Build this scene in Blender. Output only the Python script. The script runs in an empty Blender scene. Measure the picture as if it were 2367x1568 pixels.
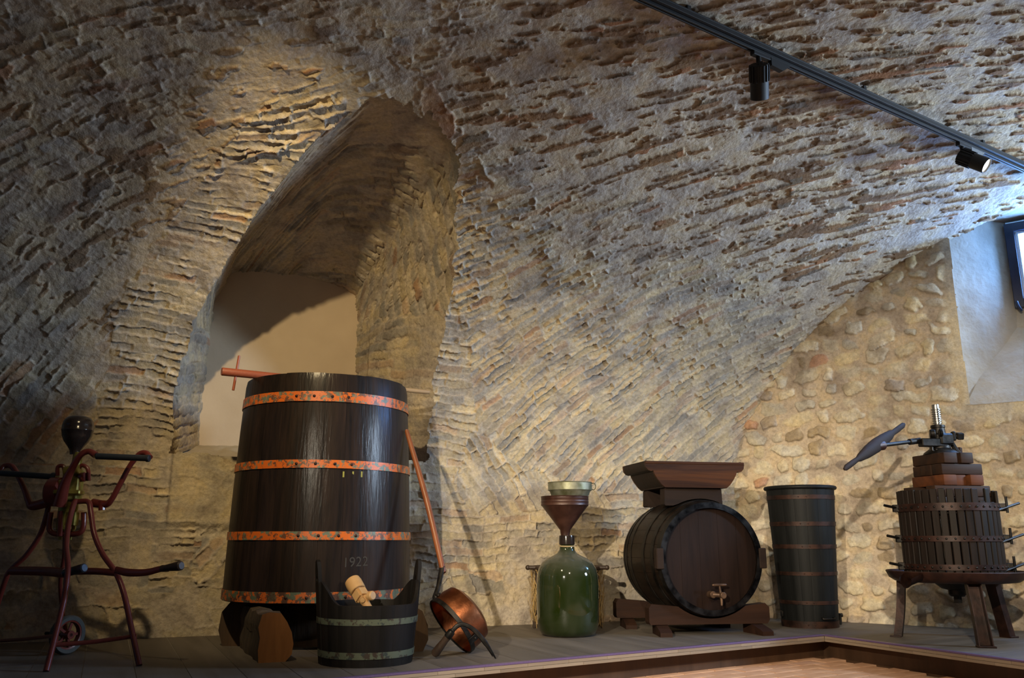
import bpy, math, random
import numpy as np
from mathutils import Vector, Matrix

C = bpy.context.scene.collection
SC = bpy.context.scene
PI = math.pi

# ------------------------------------------------------------------ camera
FPX = 1950.0                       # focal length in pixels of a 2367 px wide frame
PITCH = math.atan((1249.0 - 784.0) / FPX)
CAM = np.array([0.0, 0.0, 0.9])
cd = bpy.data.cameras.new('camera'); cam = bpy.data.objects.new('camera', cd); C.objects.link(cam)
cd.sensor_width = 36.0; cd.sensor_fit = 'HORIZONTAL'; cd.lens = 36.0 * FPX / 2367.0
cam.location = CAM.tolist(); cam.rotation_euler = (PI / 2 + PITCH, 0, 0)
cd.clip_start = 0.05; cd.clip_end = 100
SC.camera = cam

# ------------------------------------------------------------------ world and view
w_ = bpy.data.worlds.new('world'); SC.world = w_; w_.use_nodes = True
w_.node_tree.nodes['Background'].inputs[0].default_value = (0.32, 0.58, 1.0, 1)
w_.node_tree.nodes['Background'].inputs[1].default_value = 0.10
SC.view_settings.view_transform = 'Standard'; SC.view_settings.look = 'None'
SC.view_settings.gamma = 1.0; SC.view_settings.use_curve_mapping = False
SC.view_settings.exposure = -0.15

WARM = (1.0, 0.77, 0.43)
def spot(name, loc, aim, watts, deg, blend=0.6, col=WARM, size=0.035):
    l = bpy.data.lights.new(name, 'SPOT'); l.energy = watts; l.color = col
    l.spot_size = math.radians(deg); l.spot_blend = blend; l.shadow_soft_size = size
    o = bpy.data.objects.new(name, l); C.objects.link(o); o.location = loc
    o.rotation_euler = (Vector(aim) - Vector(loc)).to_track_quat('-Z', 'Y').to_euler()
    return o
def area(name, loc, aim, watts, sx, sy, col):
    l = bpy.data.lights.new(name, 'AREA'); l.energy = watts; l.color = col
    l.shape = 'RECTANGLE'; l.size = sx; l.size_y = sy
    o = bpy.data.objects.new(name, l); C.objects.link(o); o.location = loc
    o.rotation_euler = (Vector(aim) - Vector(loc)).to_track_quat('-Z', 'Z').to_euler()
    return o

# heads of the ceiling track (two of them in view), a second track behind the camera, an added cool fill lamp out of the frame
spot('track_spot_light', (-1.5, 2.95, 3.72), (-1.2, 6.6, 1.80), 430, 66, 0.75)
spot('track_spot_light', (1.72, 5.05, 3.42), (2.3, 7.6, 0.8), 30, 60, 0.9)
spot('track_spot_light', (3.58, 5.75, 3.42), (4.5, 4.4, 0.4), 120, 80, 0.8)
spot('rear_spot_light', (-1.8, -0.9, 2.65), (0.95, 7.3, 0.85), 2600, 33, 1.0, (1.0, 0.87, 0.67), 0.045)
spot('rear_spot_light', (0.4, 0.0, 2.8), (3.55, 7.1, 1.55), 1400, 28, 0.7, (1.0, 0.86, 0.66), 0.045)
spot('rear_spot_light', (0.9, 1.4, 3.4), (1.9, 4.2, 0.0), 520, 88, 0.9, (1.0, 0.82, 0.58))
area('cool_fill_light', (7.0, 4.75, 2.9), (2.1, 5.6, 2.9), 130, 1.0, 0.8, (0.60, 0.78, 1.0)).data.spread = math.radians(98)  # added to brighten the right of the vault; no window is built here

# ------------------------------------------------------------------ materials
def nodes_of(m):
    m.use_nodes = True
    nt = m.node_tree
    return nt, nt.nodes['Principled BSDF']
def lk(nt, a, b): nt.links.new(a, b)
def noise_bump(nt, bsdf, scale, dist, detail=6, coord=None, stretch=None):
    tc = nt.nodes.new('ShaderNodeTexCoord'); mp = nt.nodes.new('ShaderNodeMapping')
    lk(nt, tc.outputs['Object'], mp.inputs[0])
    if stretch: mp.inputs['Scale'].default_value = stretch
    n = nt.nodes.new('ShaderNodeTexNoise'); n.inputs['Scale'].default_value = scale; n.inputs['Detail'].default_value = detail
    lk(nt, mp.outputs[0], n.inputs['Vector'])
    b = nt.nodes.new('ShaderNodeBump'); b.inputs['Distance'].default_value = dist; b.inputs['Strength'].default_value = 1.0
    lk(nt, n.outputs[0], b.inputs['Height']); lk(nt, b.outputs[0], bsdf.inputs['Normal'])
    return n, mp
def ramp(nt, fac, stops):
    r = nt.nodes.new('ShaderNodeValToRGB'); lk(nt, fac, r.inputs[0])
    e = r.color_ramp.elements
    while len(e) < len(stops): e.new(0.5)
    for i, (p, c) in enumerate(stops):
        e[i].position = p; e[i].color = (*c, 1)
    return r
def mat_masonry(name='masonry'):
    m = bpy.data.materials.new(name); nt, b = nodes_of(m)
    at = nt.nodes.new('ShaderNodeAttribute'); at.attribute_name = 'col'
    tc = nt.nodes.new('ShaderNodeTexCoord')
    n1 = nt.nodes.new('ShaderNodeTexNoise'); n1.inputs['Scale'].default_value = 34; n1.inputs['Detail'].default_value = 8; n1.inputs['Roughness'].default_value = 0.7
    n2 = nt.nodes.new('ShaderNodeTexNoise'); n2.inputs['Scale'].default_value = 5; n2.inputs['Detail'].default_value = 5
    lk(nt, tc.outputs['Object'], n1.inputs['Vector']); lk(nt, tc.outputs['Object'], n2.inputs['Vector'])
    r1 = ramp(nt, n1.outputs[0], [(0.28, (0.68, 0.65, 0.62)), (0.5, (0.98, 0.98, 0.98)), (0.75, (1.28, 1.27, 1.22))])
    r2 = ramp(nt, n2.outputs[0], [(0.3, (0.66, 0.64, 0.64)), (0.48, (0.98, 0.97, 0.95)), (0.6, (1.08, 1.02, 0.86)), (0.72, (1.18, 1.15, 1.08))])
    m1 = nt.nodes.new('ShaderNodeMixRGB'); m1.blend_type = 'MULTIPLY'; m1.inputs[0].default_value = 1
    m2 = nt.nodes.new('ShaderNodeMixRGB'); m2.blend_type = 'MULTIPLY'; m2.inputs[0].default_value = 1
    lk(nt, at.outputs['Color'], m1.inputs[1]); lk(nt, r1.outputs[0], m1.inputs[2])
    lk(nt, m1.outputs[0], m2.inputs[1]); lk(nt, r2.outputs[0], m2.inputs[2])
    lk(nt, m2.outputs[0], b.inputs['Base Color'])
    b.inputs['Roughness'].default_value = 0.92; b.inputs['Specular IOR Level'].default_value = 0.2
    n3 = nt.nodes.new('ShaderNodeTexNoise'); n3.inputs['Scale'].default_value = 42; n3.inputs['Detail'].default_value = 9; n3.inputs['Roughness'].default_value = 0.65
    lk(nt, tc.outputs['Object'], n3.inputs['Vector'])
    bp = nt.nodes.new('ShaderNodeBump'); bp.inputs['Distance'].default_value = 0.009; bp.inputs['Strength'].default_value = 0.9
    lk(nt, n3.outputs[0], bp.inputs['Height']); lk(nt, bp.outputs[0], b.inputs['Normal'])
    return m
def mat_plaster(name, c1, c2, scale=3.0, bump=0.004, bs=40):
    m = bpy.data.materials.new(name); nt, b = nodes_of(m)
    n, mp = noise_bump(nt, b, bs, bump)
    n2 = nt.nodes.new('ShaderNodeTexNoise'); n2.inputs['Scale'].default_value = scale; n2.inputs['Detail'].default_value = 7
    lk(nt, mp.outputs[0], n2.inputs['Vector'])
    r = ramp(nt, n2.outputs[0], [(0.3, c1), (0.7, c2)]); lk(nt, r.outputs[0], b.inputs['Base Color'])
    b.inputs['Roughness'].default_value = 0.95; b.inputs['Specular IOR Level'].default_value = 0.15
    return m
def mat_wood(name, dark, light, rough=0.5, axis='Z', scale=9, bump=0.0015, coat=0.0, spec=0.5):
    """grain that runs along AXIS of the object"""
    m = bpy.data.materials.new(name); nt, b = nodes_of(m)
    st = {'X': (0.09, 1, 1), 'Y': (1, 0.09, 1), 'Z': (1, 1, 0.09)}[axis]
    n, mp = noise_bump(nt, b, scale * 4, bump, 8, stretch=st)
    oi = nt.nodes.new('ShaderNodeObjectInfo'); ad = nt.nodes.new('ShaderNodeVectorMath'); ad.operation = 'ADD'
    sc = nt.nodes.new('ShaderNodeVectorMath'); sc.operation = 'SCALE'; sc.inputs['Scale'].default_value = 7.0
    cb = nt.nodes.new('ShaderNodeCombineXYZ')
    for i in range(3): lk(nt, oi.outputs['Random'], cb.inputs[i])
    lk(nt, cb.outputs[0], sc.inputs[0]); lk(nt, mp.outputs[0], ad.inputs[0]); lk(nt, sc.outputs[0], ad.inputs[1])
    n2 = nt.nodes.new('ShaderNodeTexNoise'); n2.inputs['Scale'].default_value = scale; n2.inputs['Detail'].default_value = 8; n2.inputs['Roughness'].default_value = 0.62
    n2.inputs['Distortion'].default_value = 0.6
    lk(nt, ad.outputs[0], n2.inputs['Vector'])
    r = ramp(nt, n2.outputs[0], [(0.32, dark), (0.68, light)]); lk(nt, r.outputs[0], b.inputs['Base Color'])
    rr = nt.nodes.new('ShaderNodeMapRange'); rr.inputs[3].default_value = rough - 0.1; rr.inputs[4].default_value = rough + 0.15
    lk(nt, n2.outputs[0], rr.inputs[0]); lk(nt, rr.outputs[0], b.inputs['Roughness'])
    bn = [x for x in nt.nodes if x.type == 'BUMP'][0]; lk(nt, bn.outputs[0], b.inputs['Coat Normal'])
    b.inputs['Coat Weight'].default_value = coat; b.inputs['Coat Roughness'].default_value = 0.22; b.inputs['Specular IOR Level'].default_value = spec
    return m
def mat_metal(name, c1, c2, rough=0.45, metallic=1.0, scale=14, bump=0.0008):
    m = bpy.data.materials.new(name); nt, b = nodes_of(m)
    n, mp = noise_bump(nt, b, scale * 4, bump)
    n2 = nt.nodes.new('ShaderNodeTexNoise'); n2.inputs['Scale'].default_value = scale; n2.inputs['Detail'].default_value = 7
    lk(nt, mp.outputs[0], n2.inputs['Vector'])
    r = ramp(nt, n2.outputs[0], [(0.35, c1), (0.65, c2)]); lk(nt, r.outputs[0], b.inputs['Base Color'])
    rr = nt.nodes.new('ShaderNodeMapRange'); rr.inputs[3].default_value = rough - 0.1; rr.inputs[4].default_value = rough + 0.2
    lk(nt, n2.outputs[0], rr.inputs[0]); lk(nt, rr.outputs[0], b.inputs['Roughness'])
    b.inputs['Metallic'].default_value = metallic
    return m
def mat_patchy(name, paint, under, under2, rough=0.5, metallic=0.0, scale=30, thr=0.5):
    """worn paint: PAINT where the noise is above THR, two under colours elsewhere"""
    m = bpy.data.materials.new(name); nt, b = nodes_of(m)
    n, mp = noise_bump(nt, b, 60, 0.001)
    a = nt.nodes.new('ShaderNodeTexNoise'); a.inputs['Scale'].default_value = scale; a.inputs['Detail'].default_value = 9; a.inputs['Roughness'].default_value = 0.7
    c = nt.nodes.new('ShaderNodeTexNoise'); c.inputs['Scale'].default_value = scale * 0.6; c.inputs['Detail'].default_value = 6
    ofs = nt.nodes.new('ShaderNodeVectorMath'); ofs.operation = 'ADD'; ofs.inputs[1].default_value = (7, 3, 5)
    lk(nt, mp.outputs[0], a.inputs['Vector']); lk(nt, mp.outputs[0], ofs.inputs[0]); lk(nt, ofs.outputs[0], c.inputs['Vector'])
    r1 = ramp(nt, a.outputs[0], [(thr - 0.015, (0, 0, 0)), (thr + 0.015, (1, 1, 1))])
    r2 = ramp(nt, c.outputs[0], [(0.45, under), (0.56, under2)])
    mx = nt.nodes.new('ShaderNodeMixRGB'); lk(nt, r1.outputs[0], mx.inputs[0]); lk(nt, r2.outputs[0], mx.inputs[1]); mx.inputs[2].default_value = (*paint, 1)
    lk(nt, mx.outputs[0], b.inputs['Base Color']); b.inputs['Roughness'].default_value = rough; b.inputs['Metallic'].default_value = metallic
    return m
def mat_plain(name, c, rough=0.5, metallic=0.0, emit=None, es=0.0):
    m = bpy.data.materials.new(name); nt, b = nodes_of(m)
    n, mp = noise_bump(nt, b, 80, 0.0004)
    r = ramp(nt, n.outputs[0], [(0.3, tuple(x * 0.9 for x in c)), (0.7, tuple(min(1, x * 1.08) for x in c))]); lk(nt, r.outputs[0], b.inputs['Base Color'])
    b.inputs['Roughness'].default_value = rough; b.inputs['Metallic'].default_value = metallic
    if emit: b.inputs['Emission Color'].default_value = (*emit, 1); b.inputs['Emission Strength'].default_value = es
    return m

# ------------------------------------------------------------------ tagging helpers
def tag(o, label=None, cat=None, group=None, kind=None):
    if label: o['label'] = label
    if cat: o['category'] = cat
    if group: o['group'] = group
    if kind: o['kind'] = kind
    return o
def empty(name, loc=(0, 0, 0), rotz=0.0):
    o = bpy.data.objects.new(name, None); C.objects.link(o); o.location = loc; o.rotation_euler = (0, 0, rotz); o.empty_display_size = 0.05
    return o
def link_mesh(name, me, mat=None, parent=None):
    o = bpy.data.objects.new(name, me); C.objects.link(o)
    if mat and not me.materials: me.materials.append(mat)
    if parent: o.parent = parent
    return o
# ------------------------------------------------------------------ numpy noise
_rng = np.random.default_rng(7)
_PERM = _rng.permutation(4096).astype(np.int64)
_VAL = _rng.random(4096)
def hsh(a, b=0, c=0):
    """a random number in 0..1 for each triple of integers"""
    a = np.asarray(a).astype(np.int64); b = np.asarray(b).astype(np.int64); c = np.asarray(c).astype(np.int64)
    return _VAL[_PERM[(a + _PERM[(b + _PERM[c & 4095]) & 4095]) & 4095]]
def vn(x, y, seed=0):
    """value noise -1..1"""
    xi = np.floor(x); yi = np.floor(y); fx = x - xi; fy = y - yi
    fx = fx * fx * fx * (fx * (fx * 6 - 15) + 10); fy = fy * fy * fy * (fy * (fy * 6 - 15) + 10)
    xi = xi.astype(np.int64); yi = yi.astype(np.int64)
    a = hsh(xi, yi, seed); b = hsh(xi + 1, yi, seed); c = hsh(xi, yi + 1, seed); d = hsh(xi + 1, yi + 1, seed)
    return ((a * (1 - fx) + b * fx) * (1 - fy) + (c * (1 - fx) + d * fx) * fy) * 2 - 1
def fbm(x, y, seed=0, octv=4, gain=0.5):
    r = 0; a = 1.0; t = 0
    for k in range(octv):
        r = r + a * vn(x * 2 ** k + 17.3 * k, y * 2 ** k - 9.1 * k, seed + k); t += a; a *= gain
    return r / t
def sst(a, b, x):
    t = np.clip((x - a) / (b - a), 0, 1); return t * t * (3 - 2 * t)
def in_poly(x, y, poly):
    r = np.zeros(np.shape(x), bool); n = len(poly)
    for i in range(n):
        x1, y1 = poly[i]; x2, y2 = poly[(i + 1) % n]
        if y1 == y2: continue
        c = ((y1 > y) != (y2 > y)) & (x < (x2 - x1) * (y - y1) / (y2 - y1) + x1)
        r ^= c
    return r

# ------------------------------------------------------------------ the cellar's surfaces
WO = np.array([-0.266, 7.416]); WT = np.array([0.940, 0.341]); WN = np.array([0.341, -0.940])    # long wall: a point, its run, its normal into the room
VA, VB, VZ = 4.05, 2.75, 1.3                                                                   # vault half width, rise, springing height
_th = np.linspace(0, PI, 4001)
_vd = np.concatenate([[0.0], VA * (1 - np.cos(_th)), [2 * VA]]); _vz = np.concatenate([[0.0], VZ + VB * np.sin(_th), [0.0]])
_vw = np.concatenate([[0], np.cumsum(np.hypot(np.diff(_vd), np.diff(_vz)))])
def vault_dz(w): return np.interp(w, _vw, _vd), np.interp(w, _vw, _vz)
def w_of_d(d): return float(np.interp(d, _vd[1:], _vw[1:]))
def d_of_z(z): return VA * (1 - np.sqrt(np.clip(1 - ((np.maximum(z, VZ) - VZ) / VB) ** 2, 0, 1)))
def vault_P(s, w):
    d, z = vault_dz(w)
    return np.stack([WO[0] + WT[0] * s + WN[0] * d, WO[1] + WT[1] * s + WN[1] * d, z], -1)
EO = np.array([2.23, 8.272]); EU = np.array([0.828, -0.561]); EN = np.array([-0.561, -0.828])    # end wall
def end_P(u, z, dep=0.0):
    return np.stack([EO[0] + EU[0] * u - EN[0] * dep, EO[1] + EU[1] * u - EN[1] * dep, z + 0 * u], -1)

# opening of the niche in the vault (run s, height z), and the plastered panel at its back
OUT = [(-2.53, 1.56), (-2.53, 1.9), (-2.51, 2.1), (-2.47, 2.35), (-2.41, 2.58), (-2.21, 2.93), (-2.05, 3.2), (-1.81, 3.47), (-1.67, 3.58), (-1.53, 3.65), (-1.41, 3.705),
       (-1.3, 3.71), (-1.14, 3.69), (-0.9, 3.64), (-0.77, 3.57), (-0.72, 3.49), (-0.63, 3.33), (-0.56, 3.16), (-0.52, 2.96), (-0.51, 2.73), (-0.5, 2.3), (-0.5, 1.8), (-0.5, 1.56)]
OUT_KEYS = [0, 3, 10, 14, 19, 22]
INN = [(-2.31, 1.68), (-2.31, 2.6), (-2.29, 2.95), (-2.19, 3.22), (-1.9, 3.28), (-1.6, 3.27), (-1.25, 3.21), (-1.06, 3.13), (-1.04, 2.75), (-1.04, 1.68)]
INN_KEYS = [0, 1, 5, 7, 8, 9]
ND = -0.6
def resample(pts, keys, per):
    out = []
    for a, b in zip(keys[:-1], keys[1:]):
        seg = np.array(pts[a:b + 1], float); L = np.concatenate([[0], np.cumsum(np.hypot(*np.diff(seg, axis=0).T))])
        q = np.linspace(0, L[-1], per + 1)[:-1]
        out.append(np.stack([np.interp(q, L, seg[:, 0]), np.interp(q, L, seg[:, 1])], -1))
    out.append(np.array([pts[keys[-1]]], float))
    return np.concatenate(out)
_ro = resample(OUT, OUT_KEYS, 40); _ri = resample(INN, INN_KEYS, 40)
_cen = np.array([-1.5, 2.5])
_rx = _cen + (_ro - _cen) * 1.05
_A3 = np.stack([_rx[:, 0], d_of_z(_rx[:, 1]) - 0.05, _rx[:, 1]], -1)                 # (s, d, z)
_B3 = np.stack([_ri[:, 0], np.full(len(_ri), ND), _ri[:, 1]], -1)
_M3 = (_A3 + _B3) / 2; _LM = np.concatenate([[0], np.cumsum(np.linalg.norm(np.diff(_M3, axis=0), axis=1))])
def lining_P(a, b):
    """a: metres along the arch ring, b: 0 at the mouth, 1 at the back"""
    A = np.stack([np.interp(a, _LM, _A3[:, k]) for k in range(3)], -1); B = np.stack([np.interp(a, _LM, _B3[:, k]) for k in range(3)], -1)
    bb = np.asarray(b)[..., None]
    P = A * (1 - bb) + B * bb
    s, d, z = P[..., 0], P[..., 1], P[..., 2]
    z = z + 0.10 * np.sin(PI * np.asarray(b)) * sst(1.9, 2.8, z)        # the little vault is slightly domed
    return np.stack([WO[0] + WT[0] * s + WN[0] * d, WO[1] + WT[1] * s + WN[1] * d, z], -1)

def project(P):
    """photograph pixel of a point (used to judge which pieces show largest)"""
    v = P - CAM; cz = v[..., 1] * math.cos(PITCH) + v[..., 2] * math.sin(PITCH)
    cy = -v[..., 1] * math.sin(PITCH) + v[..., 2] * math.cos(PITCH)
    cz = np.maximum(cz, 0.05)
    return 1183.5 + FPX * v[..., 0] / cz, 784 - FPX * cy / cz

def normals_of(P):
    du = np.gradient(P, axis=0); dv = np.gradient(P, axis=1)
    n = np.cross(du, dv); n /= np.maximum(np.linalg.norm(n, axis=-1, keepdims=True), 1e-9)
    return n

# ------------------------------------------------------------------ courses: fitted scalar fields
def poly_terms(x, y, deg):
    T, TX, TY = [], [], []
    for i in range(deg + 1):
        for j in range(deg + 1 - i):
            if i + j == 0: continue
            T.append(x ** i * y ** j)
            TX.append(i * x ** max(i - 1, 0) * y ** j if i else 0 * x)
            TY.append(j * x ** i * y ** max(j - 1, 0) if j else 0 * x)
    return np.stack(T, -1), np.stack(TX, -1), np.stack(TY, -1)
def fit_fields(ctrl, deg):
    """ctrl: (u, v, angle of the courses in degrees): phi counts across the courses, psi along them, both in metres"""
    c = np.array(ctrl, float); x, y, a = c[:, 0], c[:, 1], np.radians(c[:, 2])
    _, TX, TY = poly_terms(x, y, deg)
    def solve(gx, gy):
        A = np.concatenate([TX, TY]); b = np.concatenate([gx, gy])
        A2 = np.concatenate([A, 0.02 * np.eye(A.shape[1])]); b2 = np.concatenate([b, np.zeros(A.shape[1])])
        return np.linalg.lstsq(A2, b2, rcond=None)[0]
    ph = solve(-np.sin(a), np.cos(a)); ps = solve(np.cos(a), np.sin(a))
    return lambda X, Y: (poly_terms(X, Y, deg)[0] @ ph, poly_terms(X, Y, deg)[0] @ ps)

def cells(phi, psi, u, v, h, L, seed, wob=1.0):
    """courses of irregular bricks: ids, distance to the joint in metres, position within the brick"""
    f = phi / h + wob * (0.50 * vn(u * 1.7, v * 1.7, seed + 1) + 0.22 * vn(u * 5, v * 5, seed + 2) + 0.10 * vn(u * 14, v * 14, seed + 7) + 0.09 * vn(u * 29, v * 29, seed + 3) + 0.06 * vn(u * 57, v * 57, seed + 6))
    row = np.floor(f); fv = f - row
    x = psi / L + hsh(row, seed) * 5 + wob * (0.05 * vn(u * 11, v * 11, seed + 4) + 0.03 * vn(u * 37, v * 37, seed + 5))
    k = np.floor(x)
    j = lambda kk: kk + 0.62 * (hsh(row, kk, seed + 11) - 0.5)
    k = np.where(x < j(k), k - 1, k); k = np.where(x >= j(k + 1), k + 1, k)
    b0 = j(k); b1 = j(k + 1); fu = (x - b0) / (b1 - b0)
    ev = np.minimum(fv, 1 - fv) * h; eu = np.minimum(fu, 1 - fu) * (b1 - b0) * L
    r = 0.012
    e = np.minimum(ev, eu); q = np.hypot(np.maximum(r - ev, 0), np.maximum(r - eu, 0)); e = np.where((ev < r) & (eu < r), r - q, e)
    bid = ((row.astype(np.int64) + 2000) * 4000 + (k.astype(np.int64) + 2000)) * 16 + seed % 16
    return bid, e, fu, fv, row, k
def pick(r, table):
    """table of (cumulative share, colour)"""
    out = np.zeros(r.shape + (3,)); done = np.zeros(r.shape, bool)
    for c, col in table:
        m = (~done) & (r <= c); out[m] = col; done |= m
    return out

# ------------------------------------------------------------------ from a grid with ids to objects
def mesh_from(P, col, faces, smooth=True):
    used, inv = np.unique(faces, return_inverse=True); F = inv.reshape(faces.shape)
    me = bpy.data.meshes.new('m'); nv, nf = len(used), len(F)
    me.vertices.add(nv); me.vertices.foreach_set('co', P[used].astype(np.float32).ravel())
    me.loops.add(nf * 4); me.loops.foreach_set('vertex_index', F.astype(np.int32).ravel())
    me.polygons.add(nf); me.polygons.foreach_set('loop_start', np.arange(0, nf * 4, 4, dtype=np.int32))
    me.polygons.foreach_set('use_smooth', np.full(nf, smooth))
    at = me.attributes.new('col', 'FLOAT_COLOR', 'POINT')
    c = np.ones((nv, 4), np.float32); c[:, :3] = col[used]; at.data.foreach_set('color', c.ravel())
    me.update(calc_edges=True)
    return me
def faces_grid(nu, nv, flip=False):
    i, j = np.meshgrid(np.arange(nu - 1), np.arange(nv - 1), indexing='ij')
    a = (i * nv + j).ravel(); b = a + nv; c = b + 1; d = a + 1
    return np.stack([a, d, c, b] if flip else [a, b, c, d], -1)
def split_objects(P, col, faces, fid, mat, structure_of, piece, limit=300):
    """faces with id 0 are mortar; the LIMIT pieces that show largest become parts, the rest one part of kind stuff.
    structure_of: list of (object name, face mask)"""
    flatP = P.reshape(-1, 3); flatC = col.reshape(-1, 3)
    px, py = project(flatP)
    Q = faces
    area2 = np.abs((px[Q[:, 2]] - px[Q[:, 0]]) * (py[Q[:, 3]] - py[Q[:, 1]]) - (px[Q[:, 3]] - px[Q[:, 1]]) * (py[Q[:, 2]] - py[Q[:, 0]])) / 2
    cx = px[Q].mean(1); cy = py[Q].mean(1); inside = (cx > 0) & (cx < 2367) & (cy > 0) & (cy < 1568)
    area2 = area2 * inside
    for name, mask, hidden in structure_of:
        m0 = mask & (fid == 0)
        root = link_mesh(name, mesh_from(flatP, flatC, faces[m0]), mat); root['kind'] = 'structure'
        sel = np.where(mask & (fid != 0))[0]
        if not len(sel): continue
        ids = fid[sel]; uq, inv = np.unique(ids, return_inverse=True)
        vis = area2[sel] * (~hidden[sel])
        ar = np.bincount(inv, vis); order = np.argsort(-ar)
        top = order[:limit]; top = top[ar[top] > 60]
        rank = np.full(len(uq), -1); rank[top] = np.arange(len(top)); rk = rank[inv]
        s2 = np.argsort(rk, kind='stable'); rs = rk[s2]; st = np.searchsorted(rs, np.arange(len(top))); en = np.searchsorted(rs, np.arange(len(top)), side='right')
        for t in range(len(top)):
            link_mesh(piece, mesh_from(flatP, flatC, faces[sel[s2[st[t]:en[t]]]]), mat, root)
        rest = sel[rk < 0]
        if len(rest):
            o = link_mesh(piece + '_masonry', mesh_from(flatP, flatC, faces[rest]), mat, root); o['kind'] = 'stuff'
M_MAS = mat_masonry()
# ------------------------------------------------------------------ the vault and the long wall
STEP = 0.0078
CR = [(0.68, 2.25, 44.0), (0.0, 2.61, 38.0), (1.49, 2.51, 44.0), (0.23, 3.25, 43.0), (1.69, 3.2, 41.0), (2.7, 2.38, 37.0), (2.3, 2.0, 38.0), (3.15, 3.12, 39.0), (3.17, 3.88, 32.0), (2.04, 4.2, 29.0), (0.91, 4.01, 36.0), (-0.14, 3.84, 42.0), (-0.1, 4.68, 28.0), (0.83, 4.89, 28.0), (1.51, 5.5, 25.0), (3.22, 4.94, 26.0), (2.18, 6.15, 22.0), (-0.67, 4.95, 20.0), (1.19, 1.67, 46.0), (0.11, 1.9, 45.0), (1.09, 6.02, 29.0), (-0.44, 5.53, 24.0)]
CL = [(-3.44, 3.33, 50.0), (-2.89, 3.06, 46.0), (-3.3, 2.17, 57.0), (-2.63, 3.98, 34.0), (-2.89, 4.27, 28.0), (-3.36, 4.49, 30.0), (-2.15, 4.77, 23.0), (-1.67, 5.06, 14.0), (-1.2, 5.32, 9.0), (-3.17, 2.68, 53.0), (-3.57, 3.97, 38.0), (-1.95, 5.22, 21.0), (-0.82, 5.43, 15.0), (-3.61, 1.67, 62.0), (-2.38, 4.38, 30.0), (-3.46, 1.05, 58.0)]
CV = [(-2.35, 3.75, 9.0), (-2.17, 3.71, -3.0), (-2.27, 3.4, -19.0), (-2.46, 2.97, -23.0), (-2.59, 2.67, -16.0), (-2.72, 2.38, -1.0), (-2.83, 1.7, 2.0), (-1.98, 4.33, 22.0), (-1.73, 4.56, 22.0), (-2.8, 1.37, 4.0), (-2.1, 4.16, 23.0), (-2.03, 4.02, 10.0), (-2.4, 3.56, -4.0), (-3.01, 2.16, -2.0)]
CH = [(0.02, 1.52, -54.0), (0.27, 1.49, -56.0), (0.51, 1.42, -59.0), (0.15, 1.23, -58.0), (0.68, 1.35, -57.0)]
ZV = [(-3.05, 0.2), (-3.03, 1.86), (-3.06, 2.63), (-2.81, 3.04), (-2.54, 3.57), (-2.31, 4.01), (-2.1, 4.48), (-1.74, 4.8), (-1.38, 5.0), (-1.06, 4.89), (-0.78, 4.42), (-1.2, 3.0), (-2.0, 2.0), (-2.4, 0.2)]
ZH = [(-0.12, 1.82), (0.05, 1.78), (0.35, 1.51), (0.76, 1.42), (1.19, 1.32), (1.28, 1.2), (-0.05, 1.1), (-0.24, 1.33)]
ZP = [(-0.56, 3.4), (-0.54, 3.2), (-0.21, 2.51), (-0.06, 1.82), (-0.21, 1.36), (-0.16, 1.08), (-0.7, 1.0), (-0.9, 2.0)]

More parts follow.
